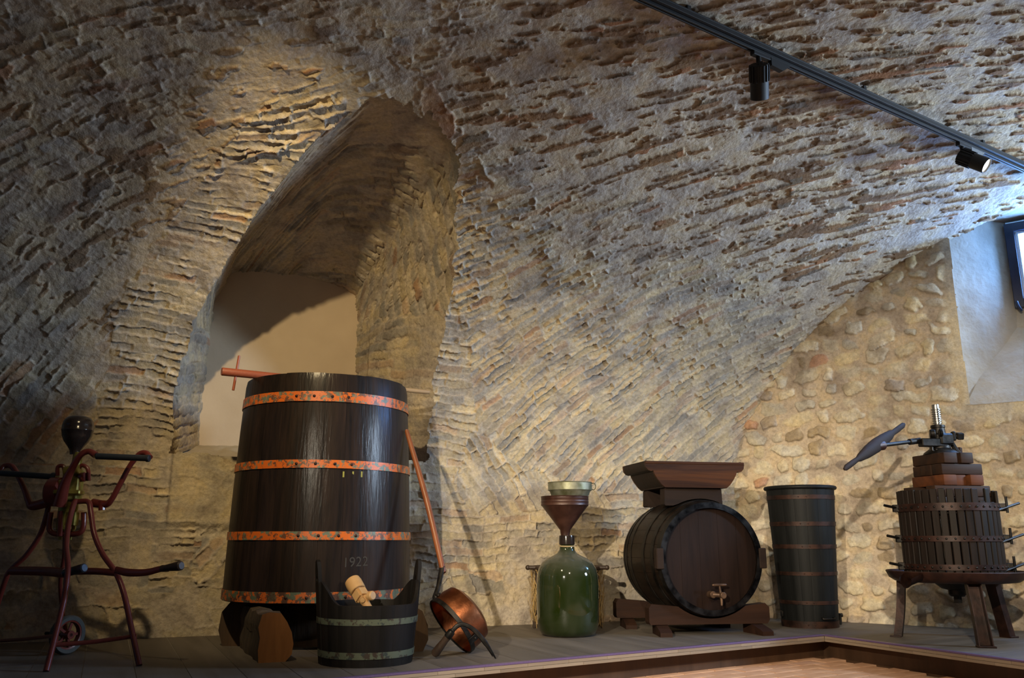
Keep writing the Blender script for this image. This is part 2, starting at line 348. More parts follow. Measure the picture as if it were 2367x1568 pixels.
def relief(S, Wc, zone_fields, mode, seed, filled, joint=0.008, step=STEP):
    """heights, colours and piece ids of the masonry. zone_fields: [(mask, fields, course height, brick length, zone seed)]"""
    shp = S.shape
    H = np.zeros(shp); ID = np.zeros(shp, np.int64); COL = np.zeros(shp + (3,))
    nA = fbm(S * 1.1, Wc * 1.1, seed, 3); nB = fbm(S * 6, Wc * 6, seed + 10, 4); nC = fbm(S * 30, Wc * 30, seed + 20, 3, 0.6); nD = fbm(S * 13, Wc * 13, seed + 25, 3, 0.6)
    mortar = np.array([0.52, 0.45, 0.37])[None, None] * (1 + 0.10 * nB[..., None] + 0.06 * nA[..., None])
    fill = sst(-0.02, 0.26, fbm(S * 2.6, Wc * 2.6, seed + 30, 4, 0.6) + filled)              # 1 where mortar was smeared over
    smear = 0.004 + 0.007 * nB + 0.004 * nC
    for mask, fld, h, L, zs in zone_fields:
        if not mask.any(): continue
        s_, w_c = S[mask], Wc[mask]
        phi, psi = fld(s_, w_c)
        bid, e, fu, fv, row, k = cells(phi, psi, s_, w_c, h, L, zs)
        r1 = hsh(row, k, zs + 1); r2 = hsh(row, k, zs + 2); r3 = hsh(row, k, zs + 3); r4 = hsh(row, k, zs + 4)
        e = e + 0.0045 * nC[mask] + 0.003 * nD[mask] - 0.002
        m = sst(0.0, joint, e)
        proud = -0.003 + 0.012 * r1 ** 1.6 + 0.009 * (0.5 - fv) * (1.6 * r4 - 0.4) + 0.010 * (fu - 0.5) * (r3 - 0.5) * 2
        hb = proud + 0.007 * nB[mask] + 0.0026 * nC[mask] - 0.004 * sst(0.25, 0.5, nD[mask])
        open_ = sst(-0.10, 0.45, 0.8 * vn(phi * 8, psi * 5.5, zs + 8) + 0.45 * vn(phi * 21, psi * 14, zs + 9) + 0.5 * nB[mask])          # joints gape here and are pointed flush there
        jd = -0.005 - 0.020 * open_
        hz = jd * (1 - m) + hb * m
        # smeared mortar hides part of the courses; a third of the bricks in a smeared region still stands out
        f = fill[mask] * (0.55 + 0.45 * (r3 > 0.25))
        hz = hz * (1 - f) + (smear[mask] + 0.25 * hz) * f
        isb = (m > 0.5) & (f < 0.8)
        col = pick(r2, [(0.34, (0.50, 0.435, 0.335)), (0.56, (0.42, 0.38, 0.325)), (0.76, (0.54, 0.46, 0.33)), (0.88, (0.37, 0.345, 0.31)), (0.97, (0.47, 0.365, 0.275)), (1.1, (0.42, 0.28, 0.19))])
        col = col * (0.76 + 0.42 * r4)[:, None]
        mcol = mortar[mask]
        c = mcol * (1 - m)[:, None] * 0.94 + col * m[:, None]
        c = c * (1 - f * 0.85)[:, None] + mcol * (f * 0.85)[:, None]
        # exposed patches in thick mortar
        md = mode[mask]
        pn = 0.80 * vn(psi / (L * 0.72) + 3.3 * hsh(row, 5), phi / (h * 0.80), zs + 6) + 0.32 * vn(psi / (L * 0.2), phi / (h * 0.4), zs + 7) + 0.22 * nC[mask] + 0.40 * nA[mask] + 0.12 * nB[mask]
        ex = sst(0.27, 0.35, pn)
        hm = (0.005 + 0.009 * nB[mask] + 0.0035 * nC[mask]) * (1 - ex) - ex * (0.007 + 0.006 * r1 - 0.003 * nC[mask])
        rim = np.exp(-((pn - 0.22) / 0.05) ** 2) * 0.004
        hm = hm + rim
        br = pick(r2, [(0.45, (0.23, 0.145, 0.085)), (0.75, (0.28, 0.17, 0.095)), (0.88, (0.20, 0.16, 0.12)), (1.1, (0.33, 0.165, 0.085))])
        cm = mcol * (1 - ex)[:, None] + br * ex[:, None]
        isx = (ex > 0.5) & (e > 0.004)
        hz = hz * (1 - md) + hm * md
        c = c * (1 - md)[:, None] + cm * md[:, None]
        isb = np.where(md > 0.5, isx, isb)
        H[mask] = hz; COL[mask] = c; ID[mask] = np.where(isb, bid, 0)
    H += 0.028 * fbm(S * 0.9, Wc * 0.9, seed + 50, 3)
    return H, COL, ID

def soften(H, n=1):
    for _ in range(n):
        H = H.copy(); H[1:-1] = (H[:-2] + 2 * H[1:-1] + H[2:]) / 4
        H[:, 1:-1] = (H[:, :-2] + 2 * H[:, 1:-1] + H[:, 2:]) / 4
    return H
def vault_grid(s0, s1, w0, w1, st):
    return np.meshgrid(np.arange(s0, s1, st), np.arange(w0, w1, st), indexing='ij')
S, Wc = vault_grid(-4.1, 4.75, 0.14, 6.9, STEP)
dd, zz = vault_dz(Wc)
P0 = vault_P(S, Wc)
jx = 0.10 * fbm(S * 2, Wc * 2, 90, 3) + 0.03 * vn(S * 9, Wc * 9, 91); jy = 0.10 * fbm(S * 2, Wc * 2, 95, 3) + 0.03 * vn(S * 9, Wc * 9, 96)
zoneV = in_poly(S + jx, Wc + jy * 0.5, ZV); zoneP = in_poly(S + jx * 0.6, Wc + jy * 0.5, ZP); zoneH = in_poly(S + jx * 0.4, Wc + jy * 0.3, ZH)
low = (Wc < 1.22 + jy * 0.4 + 0.10 * sst(-2.0, 2.0, S)) & (S > -0.75)
lowL = (Wc < 1.45) & (S < -2.3)
stones = ((Wc < 0.60 + jy) & (S > -2.6)) | ((Wc < 0.9 + jy) & (S < -2.6))
zoneP = (zoneP | low | lowL) & ~zoneH
right = S > -1.25 + 0.30 * (Wc - 5.0)
zs_ = [ (right, fit_fields(CR, 3), 0.058, 0.25, 3), (~right, fit_fields(CL, 3), 0.072, 0.24, 4), (zoneV, fit_fields(CV, 3), 0.062, 0.25, 5) ]
flat = lambda X, Y: (Y, X)
zs_ += [(zoneP, flat, 0.066, 0.25, 6), (zoneH, fit_fields(CH, 1), 0.066, 0.19, 8), (stones, lambda X, Y: (Y + 0.04 * np.sin(X * 3), X + 0.3 * Y), 0.135, 0.27, 9)]
# thick mortar with brown patches over the crown to the right and, less, to the far left
mode = sst(-0.12, 0.12, (Wc - (3.9 - 0.20 * (S - 0.3))) * 0.45 + 0.30 * fbm(S * 1.2, Wc * 1.2, 77, 3)) * sst(-1.4, -0.7, S + jx)
modeL = sst(0.0, 0.2, 0.32 - np.abs(Wc - 4.2) * 0.12 + 0.5 * fbm(S * 1.4, Wc * 1.4, 83, 3)) * (~right) * (~zoneV) * 0.75
mode = np.maximum(mode, modeL)
filled = np.where(right, -0.34 + 0.22 * sst(3.0, 4.2, Wc), 0.06)
filled = np.where(zoneV, -0.12 + 0.14 * sst(2.8, 3.6, Wc), filled); filled = np.where(zoneP, -0.20, filled); filled = np.where(zoneH, -0.40, filled)
filled = np.where(stones, -0.06, filled)
H, COL, ID = relief(S, Wc, zs_, mode, 200, filled)
# two long cracks of fallen mortar above the niche
for (a, b, amp) in (((-2.35, 3.92), (-1.72, 4.30), 0.03), ((-2.25, 4.28), (-1.95, 4.44), 0.025), ((-2.35, 4.02), (-2.05, 4.12), 0.02), ((-0.62, 4.30), (-0.42, 4.12), 0.03)):
    a = np.array(a); b = np.array(b); t = np.clip(((S - a[0]) * (b - a)[0] + (Wc - a[1]) * (b - a)[1]) / ((b - a) @ (b - a)), 0, 1)
    dist = np.hypot(S - a[0] - t * (b - a)[0], Wc - a[1] - t * (b - a)[1] + 0.03 * vn(S * 14, Wc * 3, 31))
    H -= amp * sst(0.020, 0.004, dist) * np.sin(PI * np.clip(t, 0.05, 0.95))
# the wall under the niche steps back a little, with a plaster ledge
und = sst(-2.52, -2.49, S) * sst(-0.62, -0.68, S) * sst(1.60, 1.575, Wc)
H -= 0.05 * und * sst(0.95, 1.06, Wc) + 0.0 * S
led = und * sst(0.90, 0.94, Wc) * sst(1.08, 1.0, Wc)
COL = COL * (1 - led[..., None]) + np.array([0.62, 0.54, 0.42]) * led[..., None]
fl2 = und * sst(1.0, 1.06, Wc)
H = H * (1 - 0.7 * fl2) + (-0.05 + 0.006 * fbm(S * 7, Wc * 7, 5, 3)) * 0.7 * fl2
COL = COL * (1 - 0.6 * fl2[..., None]) + np.array([0.55, 0.46, 0.31]) * 0.6 * fl2[..., None]
ID = np.where((led > 0.5) | (fl2 > 0.6), 0, ID)
# edge of the niche: bricks reach forward unevenly
N0 = -normals_of(P0)
H = 0.6 * H + 0.4 * soften(H)
P = P0 + N0 * H[..., None]
ragX = 0.016 * vn(S * 22, Wc * 22, 61) + 0.014 * vn(S * 8, Wc * 8, 62)
hole = in_poly(S + ragX, zz + ragX, OUT) & (dd < 2.4)
beyond = ((P0[..., :2] - EO) @ EN) < -0.05
drop = hole | beyond
nu, nv = S.shape
F = faces_grid(nu, nv, flip=True)
bad = drop.ravel()[F].any(1)
F = F[~bad]
idf = ID.ravel(); fid = np.where((idf[F[:, 0]] == idf[F[:, 2]]), idf[F[:, 0]], 0)
wf = Wc.ravel()[F].mean(1)
# what the vat and the barrel hide does not need pieces of its own; all of it is still there as masonry
hid = np.zeros(len(F), bool)
split_objects(P, COL, F, fid, M_MAS, [('wall_back', wf < 1.35, hid), ('ceiling', wf >= 1.35, hid)], 'brick')

# the rest of the barrel vault, out of the frame
def coarse(name, s0, s1, w0, w1, st=0.12):
    s, w = np.meshgrid(np.linspace(s0, s1, int((s1 - s0) / st) + 2), np.linspace(w0, w1, int((w1 - w0) / st) + 2), indexing='ij')
    Pc = vault_P(s, w); ccol = np.broadcast_to(np.array([0.42, 0.37, 0.29]), Pc.shape).copy()
    keep = faces_grid(*s.shape, flip=True); keep = keep[~((((Pc[..., :2] - EO) @ EN) < -0.3).ravel()[keep].any(1))]
    o = link_mesh(name, mesh_from(Pc.reshape(-1, 3), ccol.reshape(-1, 3), keep), M_MAS); o['kind'] = 'structure'; return o
wend = _vw[-1]
coarse('ceiling', -4.08, 8.5, 6.87, wend)
coarse('wall_left', -8.5, -4.08, 0.0, wend)

# ------------------------------------------------------------------ the niche's lining and its plastered back
LB = 2.3
A_, B_ = np.meshgrid(np.arange(0, _LM[-1], 0.0095), np.linspace(0, 1, 250), indexing='ij')
PL = lining_P(A_, B_); NL = normals_of(PL)
cen = np.array([WO[0] + WT[0] * -1.5 + WN[0] * 0.6, WO[1] + WT[1] * -1.5 + WN[1] * 0.6, 2.4])
if ((cen - PL[300, 100]) @ NL[300, 100]) < 0: NL = -NL
CLN = [(3.58, 0.91, -58), (3.3, 0.64, -54), (3.56, 1.44, -49), (3.99, 0.45, -60), (4.16, 0.75, -60), (2.05, 1.34, -10), (2.4, 1.1, 7), (2.65, 0.76, 19), (2.99, 0.31, -40), (3.05, 1.58, -49), (1.2, 1.2, -60), (0.5, 1.0, -80)]
_bl = np.linalg.norm(_A3 - _B3, axis=1)
AV, BV = A_, B_ * np.interp(A_, _LM, _bl)
jamb = A_ > 4.32 + 0.05 * vn(A_ * 5, B_ * 9, 3)
jambL = A_ < 0.95
up_flat = lambda X, Y: (X, Y)
Z = [(np.ones(A_.shape, bool), fit_fields(CLN, 2), 0.070, 0.22, 10), (jamb, up_flat, 0.075, 0.40, 11), (jambL, up_flat, 0.075, 0.5, 12)]
fillL = np.where(A_ > 3.2, -0.34, -0.14); fillL = np.where(jambL, -0.3, fillL); fillL = np.where(jamb & (B_ < 0.40), 0.5, fillL)
fillL = np.where((A_ > 2.68) & (A_ < 3.35) & (B_ < 0.3), 0.25, fillL)
HL, CoL, IDL = relief(AV, BV, Z, np.zeros(A_.shape), 400, fillL, joint=0.012)
CoL = CoL * (1 - 0.25 * (sst(0.75, 1.0, B_) * sst(-0.1, 0.3, fbm(AV * 3, BV * 3, 9, 3)))[..., None])     # blotchy darkening towards the panel
HL = HL + 0.03 * jamb * sst(0.42, 0.5, B_) * sst(0.85, 0.8, B_)
HL = 0.6 * HL + 0.4 * soften(HL)
PLd = PL + NL * HL[..., None]
FL = faces_grid(*A_.shape)
i0 = IDL.ravel(); fidL = np.where(i0[FL[:, 0]] == i0[FL[:, 2]], i0[FL[:, 0]], 0)
hidL = (B_.ravel()[FL].mean(1) < 0.02)
split_objects(PLd, CoL, FL, fidL, M_MAS, [('wall_niche', np.ones(len(FL), bool), hidL)], 'brick')

def quad_sheet(name, corners, n, mat, noise=0.0, kind='structure', fr=6.0):
    a, b, c, d = [np.array(q, float) for q in corners]
    u, v = np.meshgrid(np.linspace(0, 1, n[0]), np.linspace(0, 1, n[1]), indexing='ij')
    Q = a * ((1 - u) * (1 - v))[..., None] + b * (u * (1 - v))[..., None] + c * (u * v)[..., None] + d * ((1 - u) * v)[..., None]
    nn = np.cross(b - a, d - a); nn = nn / np.linalg.norm(nn)
    l1 = np.linalg.norm(b - a); l2 = np.linalg.norm(d - a)
    if noise: Q = Q + nn * (noise * fbm(u * l1 * fr, v * l2 * fr, 55, 4))[..., None]
    cc = np.broadcast_to(np.array([0.6, 0.5, 0.4]), Q.shape).reshape(-1, 3)
    o = link_mesh(name, mesh_from(Q.reshape(-1, 3), cc, faces_grid(n[0], n[1])), mat); o['kind'] = kind
    return o
def W3(s, d, z): return (WO[0] + WT[0] * s + WN[0] * d, WO[1] + WT[1] * s + WN[1] * d, z)
M_PAN = mat_plaster('beige_plaster', (0.56, 0.44, 0.31), (0.66, 0.53, 0.38), 2.2, 0.003, 14)
M_SILL = mat_plaster('rough_sill', (0.40, 0.33, 0.23), (0.52, 0.44, 0.32), 3, 0.01, 20)
quad_sheet('wall_panel', [W3(-2.42, -0.585, 1.6), W3(-0.95, -0.585, 1.6), W3(-0.95, -0.585, 3.40), W3(-2.42, -0.585, 3.40)], (90, 110), M_PAN, 0.012, fr=1.5)
quad_sheet('trim_1', [W3(-2.60, -0.12, 1.51), W3(-0.42, -0.12, 1.51), W3(-0.95, -0.62, 1.70), W3(-2.38, -0.62, 1.70)], (80, 40), M_SILL, 0.02)

# ------------------------------------------------------------------ the end wall of field stones
U, Zc = np.meshgrid(np.arange(-0.35, 4.3, 0.0085), np.arange(0.1, 3.95, 0.0085), indexing='ij')
ES = 700
def stones_field(U, Z):
    n1 = fbm(U * 3, Z * 3, ES, 3); n2 = vn(U * 13, Z * 13, ES + 3); n3 = fbm(U * 34, Z * 34, ES + 5, 3)
    h = 0.138
    f = Z / h + 0.35 * n1 + 0.10 * n2
    row = np.floor(f); fv = f - row
    Lr = 0.215 + 0.07 * (hsh(row, 3) - 0.5)
    x = U / Lr + hsh(row, 9) * 6 + 0.12 * n2 + 0.2 * n1
    k = np.floor(x); j = lambda kk: kk + 0.62 * (hsh(row, kk, ES + 1) - 0.5)
    k = np.where(x < j(k), k - 1, k); k = np.where(x >= j(k + 1), k + 1, k)
    b0 = j(k); wid = (j(k + 1) - b0); fu = (x - b0) / wid
    r1 = hsh(row, k, ES + 2); r2 = hsh(row, k, ES + 3); r3 = hsh(row, k, ES + 4); r4 = hsh(row, k, ES + 5); r5 = hsh(row, k, ES + 6)
    hw = wid * Lr / 2 * (0.70 + 0.26 * r1); hh = h / 2 * (0.58 + 0.44 * r2)
    X = (fu - 0.5) * wid * Lr; Y = (fv - 0.5 + 0.16 * (r3 - 0.5)) * h
    an = (r4 - 0.5) * 0.7; Xr = X * np.cos(an) + Y * np.sin(an); Yr = -X * np.sin(an) + Y * np.cos(an)
    p = 2.0 + 2.5 * r5
    q = (np.abs(Xr / hw) ** p + np.abs(Yr / hh) ** p) ** (1 / p)
    q = q + 0.16 * vn(U * 19, Z * 19, ES + 8) + 0.10 * n3
    e = (1 - q) * np.minimum(hw, hh)
    m = sst(0.0, 0.010, e)
    dome = (1 - np.clip(q, 0, 1) ** 2)
    r6 = hsh(row, k, ES + 9)
    flush = sst(0.70, 0.45, hsh(row, k, ES + 7))                # some stones only just show through the pointing
    hgt = m * ((0.004 + 0.014 * r6) * (0.35 + 0.65 * flush) + 0.016 * dome * (0.3 + 0.7 * flush) + 0.018 * flush * np.clip(-Yr / hh, -0.3, 1)) + m * 0.004 * fbm(U * 14, Z * 14, ES + 60, 3)
    mort = 0.006 * fbm(U * 5, Z * 5, ES + 30, 4) + 0.0015 * n3
    rim = -0.007 * np.exp(-((e + 0.002) / 0.005) ** 2) * flush
    H = mort + 1.05 * hgt + 1.2 * rim
    col = pick(r6, [(0.40, (0.62, 0.55, 0.42)), (0.60, (0.56, 0.52, 0.43)), (0.76, (0.62, 0.53, 0.36)), (0.86, (0.44, 0.41, 0.35)), (0.94, (0.34, 0.26, 0.16)), (0.98, (0.30, 0.25, 0.21)), (1.1, (0.50, 0.27, 0.17))])
    col = col * (0.88 + 0.24 * r5)[..., None] * (1 + 0.10 * n3[..., None] + 0.08 * n1[..., None])
    mcol = np.array([0.56, 0.465, 0.36]) * (1 + 0.06 * n1[..., None] + 0.05 * n3[..., None])
    mm = (m * 0.80)[..., None]
    bid = ((row.astype(np.int64) + 2000) * 4000 + (k.astype(np.int64) + 2000)) * 16 + 7
    return H, col * mm + mcol * (1 - mm), np.where((m > 0.5) & ~((flush < 0.1) & (r3 < 0.35)), bid, 0)
HE, CE, IE = stones_field(U, Zc)
# plain plaster round the window recess
UL = lambda z: 2.03 + 0.012 * fbm(z * 3, z * 0 + 1, 4, 3)
pl = sst(1.88, 1.97, U + 0.03 * vn(U * 6, Zc * 6, 2)) * sst(1.86, 1.95, Zc + 0.03 * vn(U * 7, Zc * 5, 8))
HE = HE * (1 - pl) + 0.008 * pl; CE = CE * (1 - pl[..., None]) + np.array([0.60, 0.53, 0.42]) * pl[..., None]; IE = np.where(pl > 0.4, 0, IE)
HE = 0.6 * HE + 0.4 * soften(HE)
PE = end_P(U, Zc) + np.array([EN[0], EN[1], 0]) * HE[..., None]
winhole = (U > UL(Zc)) & (U < 3.75) & (Zc > 2.03 + 0.01 * vn(U * 4, U * 0, 6)) & (Zc < 3.80)
# nothing above the vault, nothing behind the long wall
dE = (PE[..., :2] - WO) @ WN; sE = (PE[..., :2] - WO) @ WT
zv = np.interp(np.clip(dE, 0, VA), _vd[1:2001], _vz[1:2001])
above = (Zc > np.where(dE > 0, zv, 0) + 0.16) & (Zc > 1.45) | (dE < -0.10)
FE = faces_grid(*U.shape, flip=True)
FE = FE[~(winhole | above).ravel()[FE].any(1)]
ie = IE.ravel(); fidE = np.where(ie[FE[:, 0]] == ie[FE[:, 2]], ie[FE[:, 0]], 0)
split_objects(PE, CE, FE, fidE, M_MAS, [('wall_right', np.ones(len(FE), bool), np.zeros(len(FE), bool))], 'stone')

# window recess: splayed left reveal, sloping sill, small wall under the window, head
M_REV = mat_plaster('pale_plaster', (0.36, 0.32, 0.26), (0.47, 0.42, 0.34), 4, 0.006, 30)
def E3(u, z, dep): return (EO[0] + EU[0] * u - EN[0] * dep, EO[1] + EU[1] * u - EN[1] * dep, z)
quad_sheet('trim_2', [E3(1.985, 1.98, 0.030), E3(2.445, 1.98, 0.47), E3(2.455, 3.82, 0.47), E3(1.99, 3.82, 0.030)], (60, 160), M_REV, 0.012, fr=5)
quad_sheet('trim_3', [E3(2.00, 2.02, -0.012), E3(3.78, 2.02, -0.012), E3(3.50, 2.74, 0.46), E3(2.30, 2.74, 0.46)], (140, 80), M_REV, 0.010, fr=5)
quad_sheet('trim_4', [E3(2.30, 2.70, 0.45), E3(3.6, 2.70, 0.45), E3(3.6, 2.93, 0.47), E3(2.30, 2.93, 0.47)], (60, 12), M_REV, 0.012)
quad_sheet('trim_5', [E3(3.76, 2.0, -0.02), E3(3.5, 2.0, 0.55), E3(3.5, 3.82, 0.55), E3(3.76, 3.82, -0.02)], (20, 20), M_REV, 0.01)
quad_sheet('trim_6', [E3(1.95, 3.80, -0.05), E3(3.85, 3.80, -0.05), E3(3.6, 3.72, 0.6), E3(2.2, 3.72, 0.6)], (20, 20), M_REV, 0.01)
# ------------------------------------------------------------------ shape helpers (everything below is bmesh)
import bmesh
def at(x, y, Y):
    """point seen at photograph pixel (x, y) at distance Y in front of the camera"""
    c, s = math.cos(PITCH), math.sin(PITCH)
    d = np.array([(x - 1183.5) / FPX, c + s * (y - 784) / FPX, s - c * (y - 784) / FPX])
    return Vector((CAM + d * (Y / d[1])).tolist())
def obj(name, bm, mat, parent=None, loc=None, angle=35, recalc=True):
    if recalc: bmesh.ops.recalc_face_normals(bm, faces=bm.faces)
    me = bpy.data.meshes.new(name); bm.to_mesh(me); bm.free()
    if angle:
        me.polygons.foreach_set('use_smooth', [True] * len(me.polygons)); me.set_sharp_from_angle(angle=math.radians(angle))
    me.materials.append(mat)
    o = bpy.data.objects.new(name, me); C.objects.link(o)
    if parent: o.parent = parent
    if loc is not None: o.location = loc
    return o
def BM(): return bmesh.new()
def frame_z(d):
    return Vector(d).normalized().to_track_quat('Z', 'Y').to_matrix().to_4x4()
def add_box(bm, c, size, rot=(0, 0, 0), bev=0.0, seg=1, mat=None):
    b = bmesh.new(); bmesh.ops.create_cube(b, size=1.0)
    bmesh.ops.scale(b, vec=size, verts=b.verts)
    if bev: bmesh.ops.bevel(b, geom=list(b.edges), offset=bev, segments=seg, affect='EDGES', profile=0.5)
    from mathutils import Euler
    M = (mat if mat is not None else Matrix.Translation(c) @ Euler(rot).to_matrix().to_4x4())
    b.transform(M); merge(bm, b)
def merge(bm, b):
    me = bpy.data.meshes.new('t'); b.to_mesh(me); b.free(); bm.from_mesh(me); bpy.data.meshes.remove(me)
def add_lathe(bm, prof, n=32, M=None, close=False):
    """prof: (radius, z)"""
    rings = []
    for r, z in prof:
        if r < 1e-6: rings.append([bm.verts.new((0, 0, z))])
        else: rings.append([bm.verts.new((r * math.cos(2 * PI * i / n), r * math.sin(2 * PI * i / n), z)) for i in range(n)])
    pairs = list(zip(rings[:-1], rings[1:])) + ([(rings[-1], rings[0])] if close else [])
    for a, b in pairs:
        for i in range(n):
            j = (i + 1) % n
            if len(a) == 1 and len(b) == 1: break
            if len(a) == 1: bm.faces.new((a[0], b[i], b[j]))
            elif len(b) == 1: bm.faces.new((a[i], a[j], b[0]))
            else: bm.faces.new((a[i], a[j], b[j], b[i]))
    if M is not None: bmesh.ops.transform(bm, matrix=M, verts=[v for r in rings for v in r])
def crom(pts, k=6):
    P = [Vector(p) for p in pts]; P = [P[0] * 2 - P[1]] + P + [P[-1] * 2 - P[-2]]; out = []
    for i in range(1, len(P) - 2):
        a, b, c, d = P[i - 1:i + 3]
        for j in range(k):
            t = j / k
            out.append(0.5 * ((2 * b) + (c - a) * t + (2 * a - 5 * b + 4 * c - d) * t * t + (3 * b - a - 3 * c + d) * t ** 3))
    out.append(P[-2]); return out
def add_tube(bm, pts, rad, n=12, smooth=0, flat=1.0, cap=True, up=None):
    """a tube along pts; rad a number or one per point; flat squeezes it across"""
    P = [Vector(p) for p in pts]; R = [rad] * len(P) if isinstance(rad, (int, float)) else list(rad)
    if smooth:
        q = crom([tuple(p) for p in P], smooth); m = len(q)
        R = [float(np.interp(i / (m - 1) * (len(R) - 1), range(len(R)), R)) for i in range(m)]; P = q
    prev = None; rings = []
    for i, p in enumerate(P):
        d = (P[min(i + 1, len(P) - 1)] - P[max(i - 1, 0)]).normalized()
        if prev is None:
            a = Vector(up) if up else (Vector((0, 0, 1)) if abs(d.z) < 0.9 else Vector((1, 0, 0)))
        else: a = prev
        a = (a - d * a.dot(d)).normalized(); b = d.cross(a); prev = a
        rings.append([bm.verts.new(p + a * (math.cos(2 * PI * k / n) * R[i]) + b * (math.sin(2 * PI * k / n) * R[i] * flat)) for k in range(n)])
    for r1, r2 in zip(rings[:-1], rings[1:]):
        for k in range(n): bm.faces.new((r1[k], r1[(k + 1) % n], r2[(k + 1) % n], r2[k]))
    if cap: bm.faces.new(rings[0][::-1]); bm.faces.new(rings[-1])
def add_prism(bm, poly, z0, z1, M=None):
    lo = [bm.verts.new((x, y, z0)) for x, y in poly]; hi = [bm.verts.new((x, y, z1)) for x, y in poly]
    n = len(poly); bm.faces.new(lo[::-1]); bm.faces.new(hi)
    for i in range(n): bm.faces.new((lo[i], lo[(i + 1) % n], hi[(i + 1) % n], hi[i]))
    if M is not None: bmesh.ops.transform(bm, matrix=M, verts=lo + hi)
def add_cyl(bm, p, q, r, n=20, r2=None, bev=0.0):
    p, q = Vector(p), Vector(q); L = (q - p).length; r2 = r if r2 is None else r2
    b = min(bev, L / 3)
    prof = [(0, 0), (r - b, 0), (r, b), (r2, L - b), (r2 - b, L), (0, L)] if b else [(0, 0), (r, 0), (r2, L), (0, L)]
    add_lathe(bm, prof, n, Matrix.Translation(p) @ frame_z(q - p))
def add_sphere(bm, c, r, n=10, sq=(1, 1, 1)):
    prof = [(r * math.sin(PI * i / n), -r * math.cos(PI * i / n)) for i in range(n + 1)]; prof[0] = (0, -r); prof[-1] = (0, r)
    add_lathe(bm, prof, n * 2, Matrix.Translation(Vector(c)) @ Matrix.Diagonal((*sq, 1)))
def stave_bm(a0, a1, prof, thick, seg=3, gap=0.0015, top=None):
    """one stave between angles a0 and a1. prof: (radius, z) from bottom to top; top(angle) gives the height of the last ring"""
    b = bmesh.new(); cols = []
    rm = prof[len(prof) // 2][0]; g = gap / rm
    for k in range(seg + 1):
        a = a0 + g + (a1 - a0 - 2 * g) * k / seg
        ed = 0.0022 if k in (0, seg) else 0.0
        col = []
        for i, (r, z) in enumerate(prof):
            zz_ = z if (top is None or i < len(prof) - 1) else top(a)
            col.append(b.verts.new(((r - ed) * math.cos(a), (r - ed) * math.sin(a), zz_)))
        inn = []
        for i, (r, z) in enumerate(prof):
            zz_ = z if (top is None or i < len(prof) - 1) else top(a)
            inn.append(b.verts.new(((r - thick) * math.cos(a), (r - thick) * math.sin(a), zz_)))
        cols.append((col, inn))
    m = len(prof)
    for (c1, i1), (c2, i2) in zip(cols[:-1], cols[1:]):
        for i in range(m - 1):
            b.faces.new((c1[i], c2[i], c2[i + 1], c1[i + 1])); b.faces.new((i1[i + 1], i2[i + 1], i2[i], i1[i]))
        b.faces.new((c1[-1], c2[-1], i2[-1], i1[-1])); b.faces.new((c1[0], i1[0], i2[0], c2[0]))
    for c, inn in (cols[0], cols[-1]):
        for i in range(m - 1): b.faces.new((c[i], c[i + 1], inn[i + 1], inn[i]))
    return b
def hoop_bm(r0, z0, r1, z1, t=0.003, n=64, wob=0.0):
    b = bmesh.new(); add_lathe(b, [(r0, z0), (r0 + t, z0), (r1 + t, z1), (r1, z1)], n, close=True); return b
def rivets_bm(r, z, angs, s=0.009, M=None):
    b = bmesh.new()
    for a in angs:
        T = Matrix.Rotation(a, 4, 'Z') @ Matrix.Translation((r, 0, z)) @ Matrix.Rotation(PI / 2, 4, 'Y')
        add_lathe(b, [(s, 0), (s * 0.9, s * 0.45), (s * 0.5, s * 0.75), (0, s * 0.8)], 8, T)
    return b
def rotz(o, a): o.rotation_euler[2] = a; return o

# ------------------------------------------------------------------ floor, room ends, platform
M_TERRA = mat_plaster('terracotta', (0.62, 0.34, 0.20), (0.74, 0.46, 0.30), 6, 0.003, 30)
M_BASE = mat_plaster('floor_mortar', (0.40, 0.30, 0.22), (0.48, 0.37, 0.27), 5, 0.003, 40)
M_PLANK = mat_wood('grey_plank', (0.080, 0.067, 0.054), (0.145, 0.122, 0.100), 0.62, 'Y', 6, 0.0012)
M_GROUT = mat_plain('pale_grout', (0.36, 0.33, 0.28), 0.9)
M_PURP = mat_plain('violet_edge', (0.13, 0.085, 0.19), 0.4)
M_TILE = mat_wood('edge_tile', (0.22, 0.17, 0.12), (0.34, 0.265, 0.19), 0.55, 'X', 8, 0.0008)
M_FASC = mat_wood('dark_fascia', (0.055, 0.028, 0.014), (0.10, 0.052, 0.026), 0.5, 'Z', 8, 0.0008)
bm = BM(); add_box(bm, (1.0, 1.5, -0.05), (20, 16, 0.10)); fl = obj('floor', bm, M_BASE, angle=0); fl['kind'] = 'structure'
bm = BM(); add_box(bm, (1.0, -1.6, 2.0), (20, 0.1, 4.4)); wf_ = obj('wall_front', bm, M_SILL, angle=0); wf_['kind'] = 'structure'

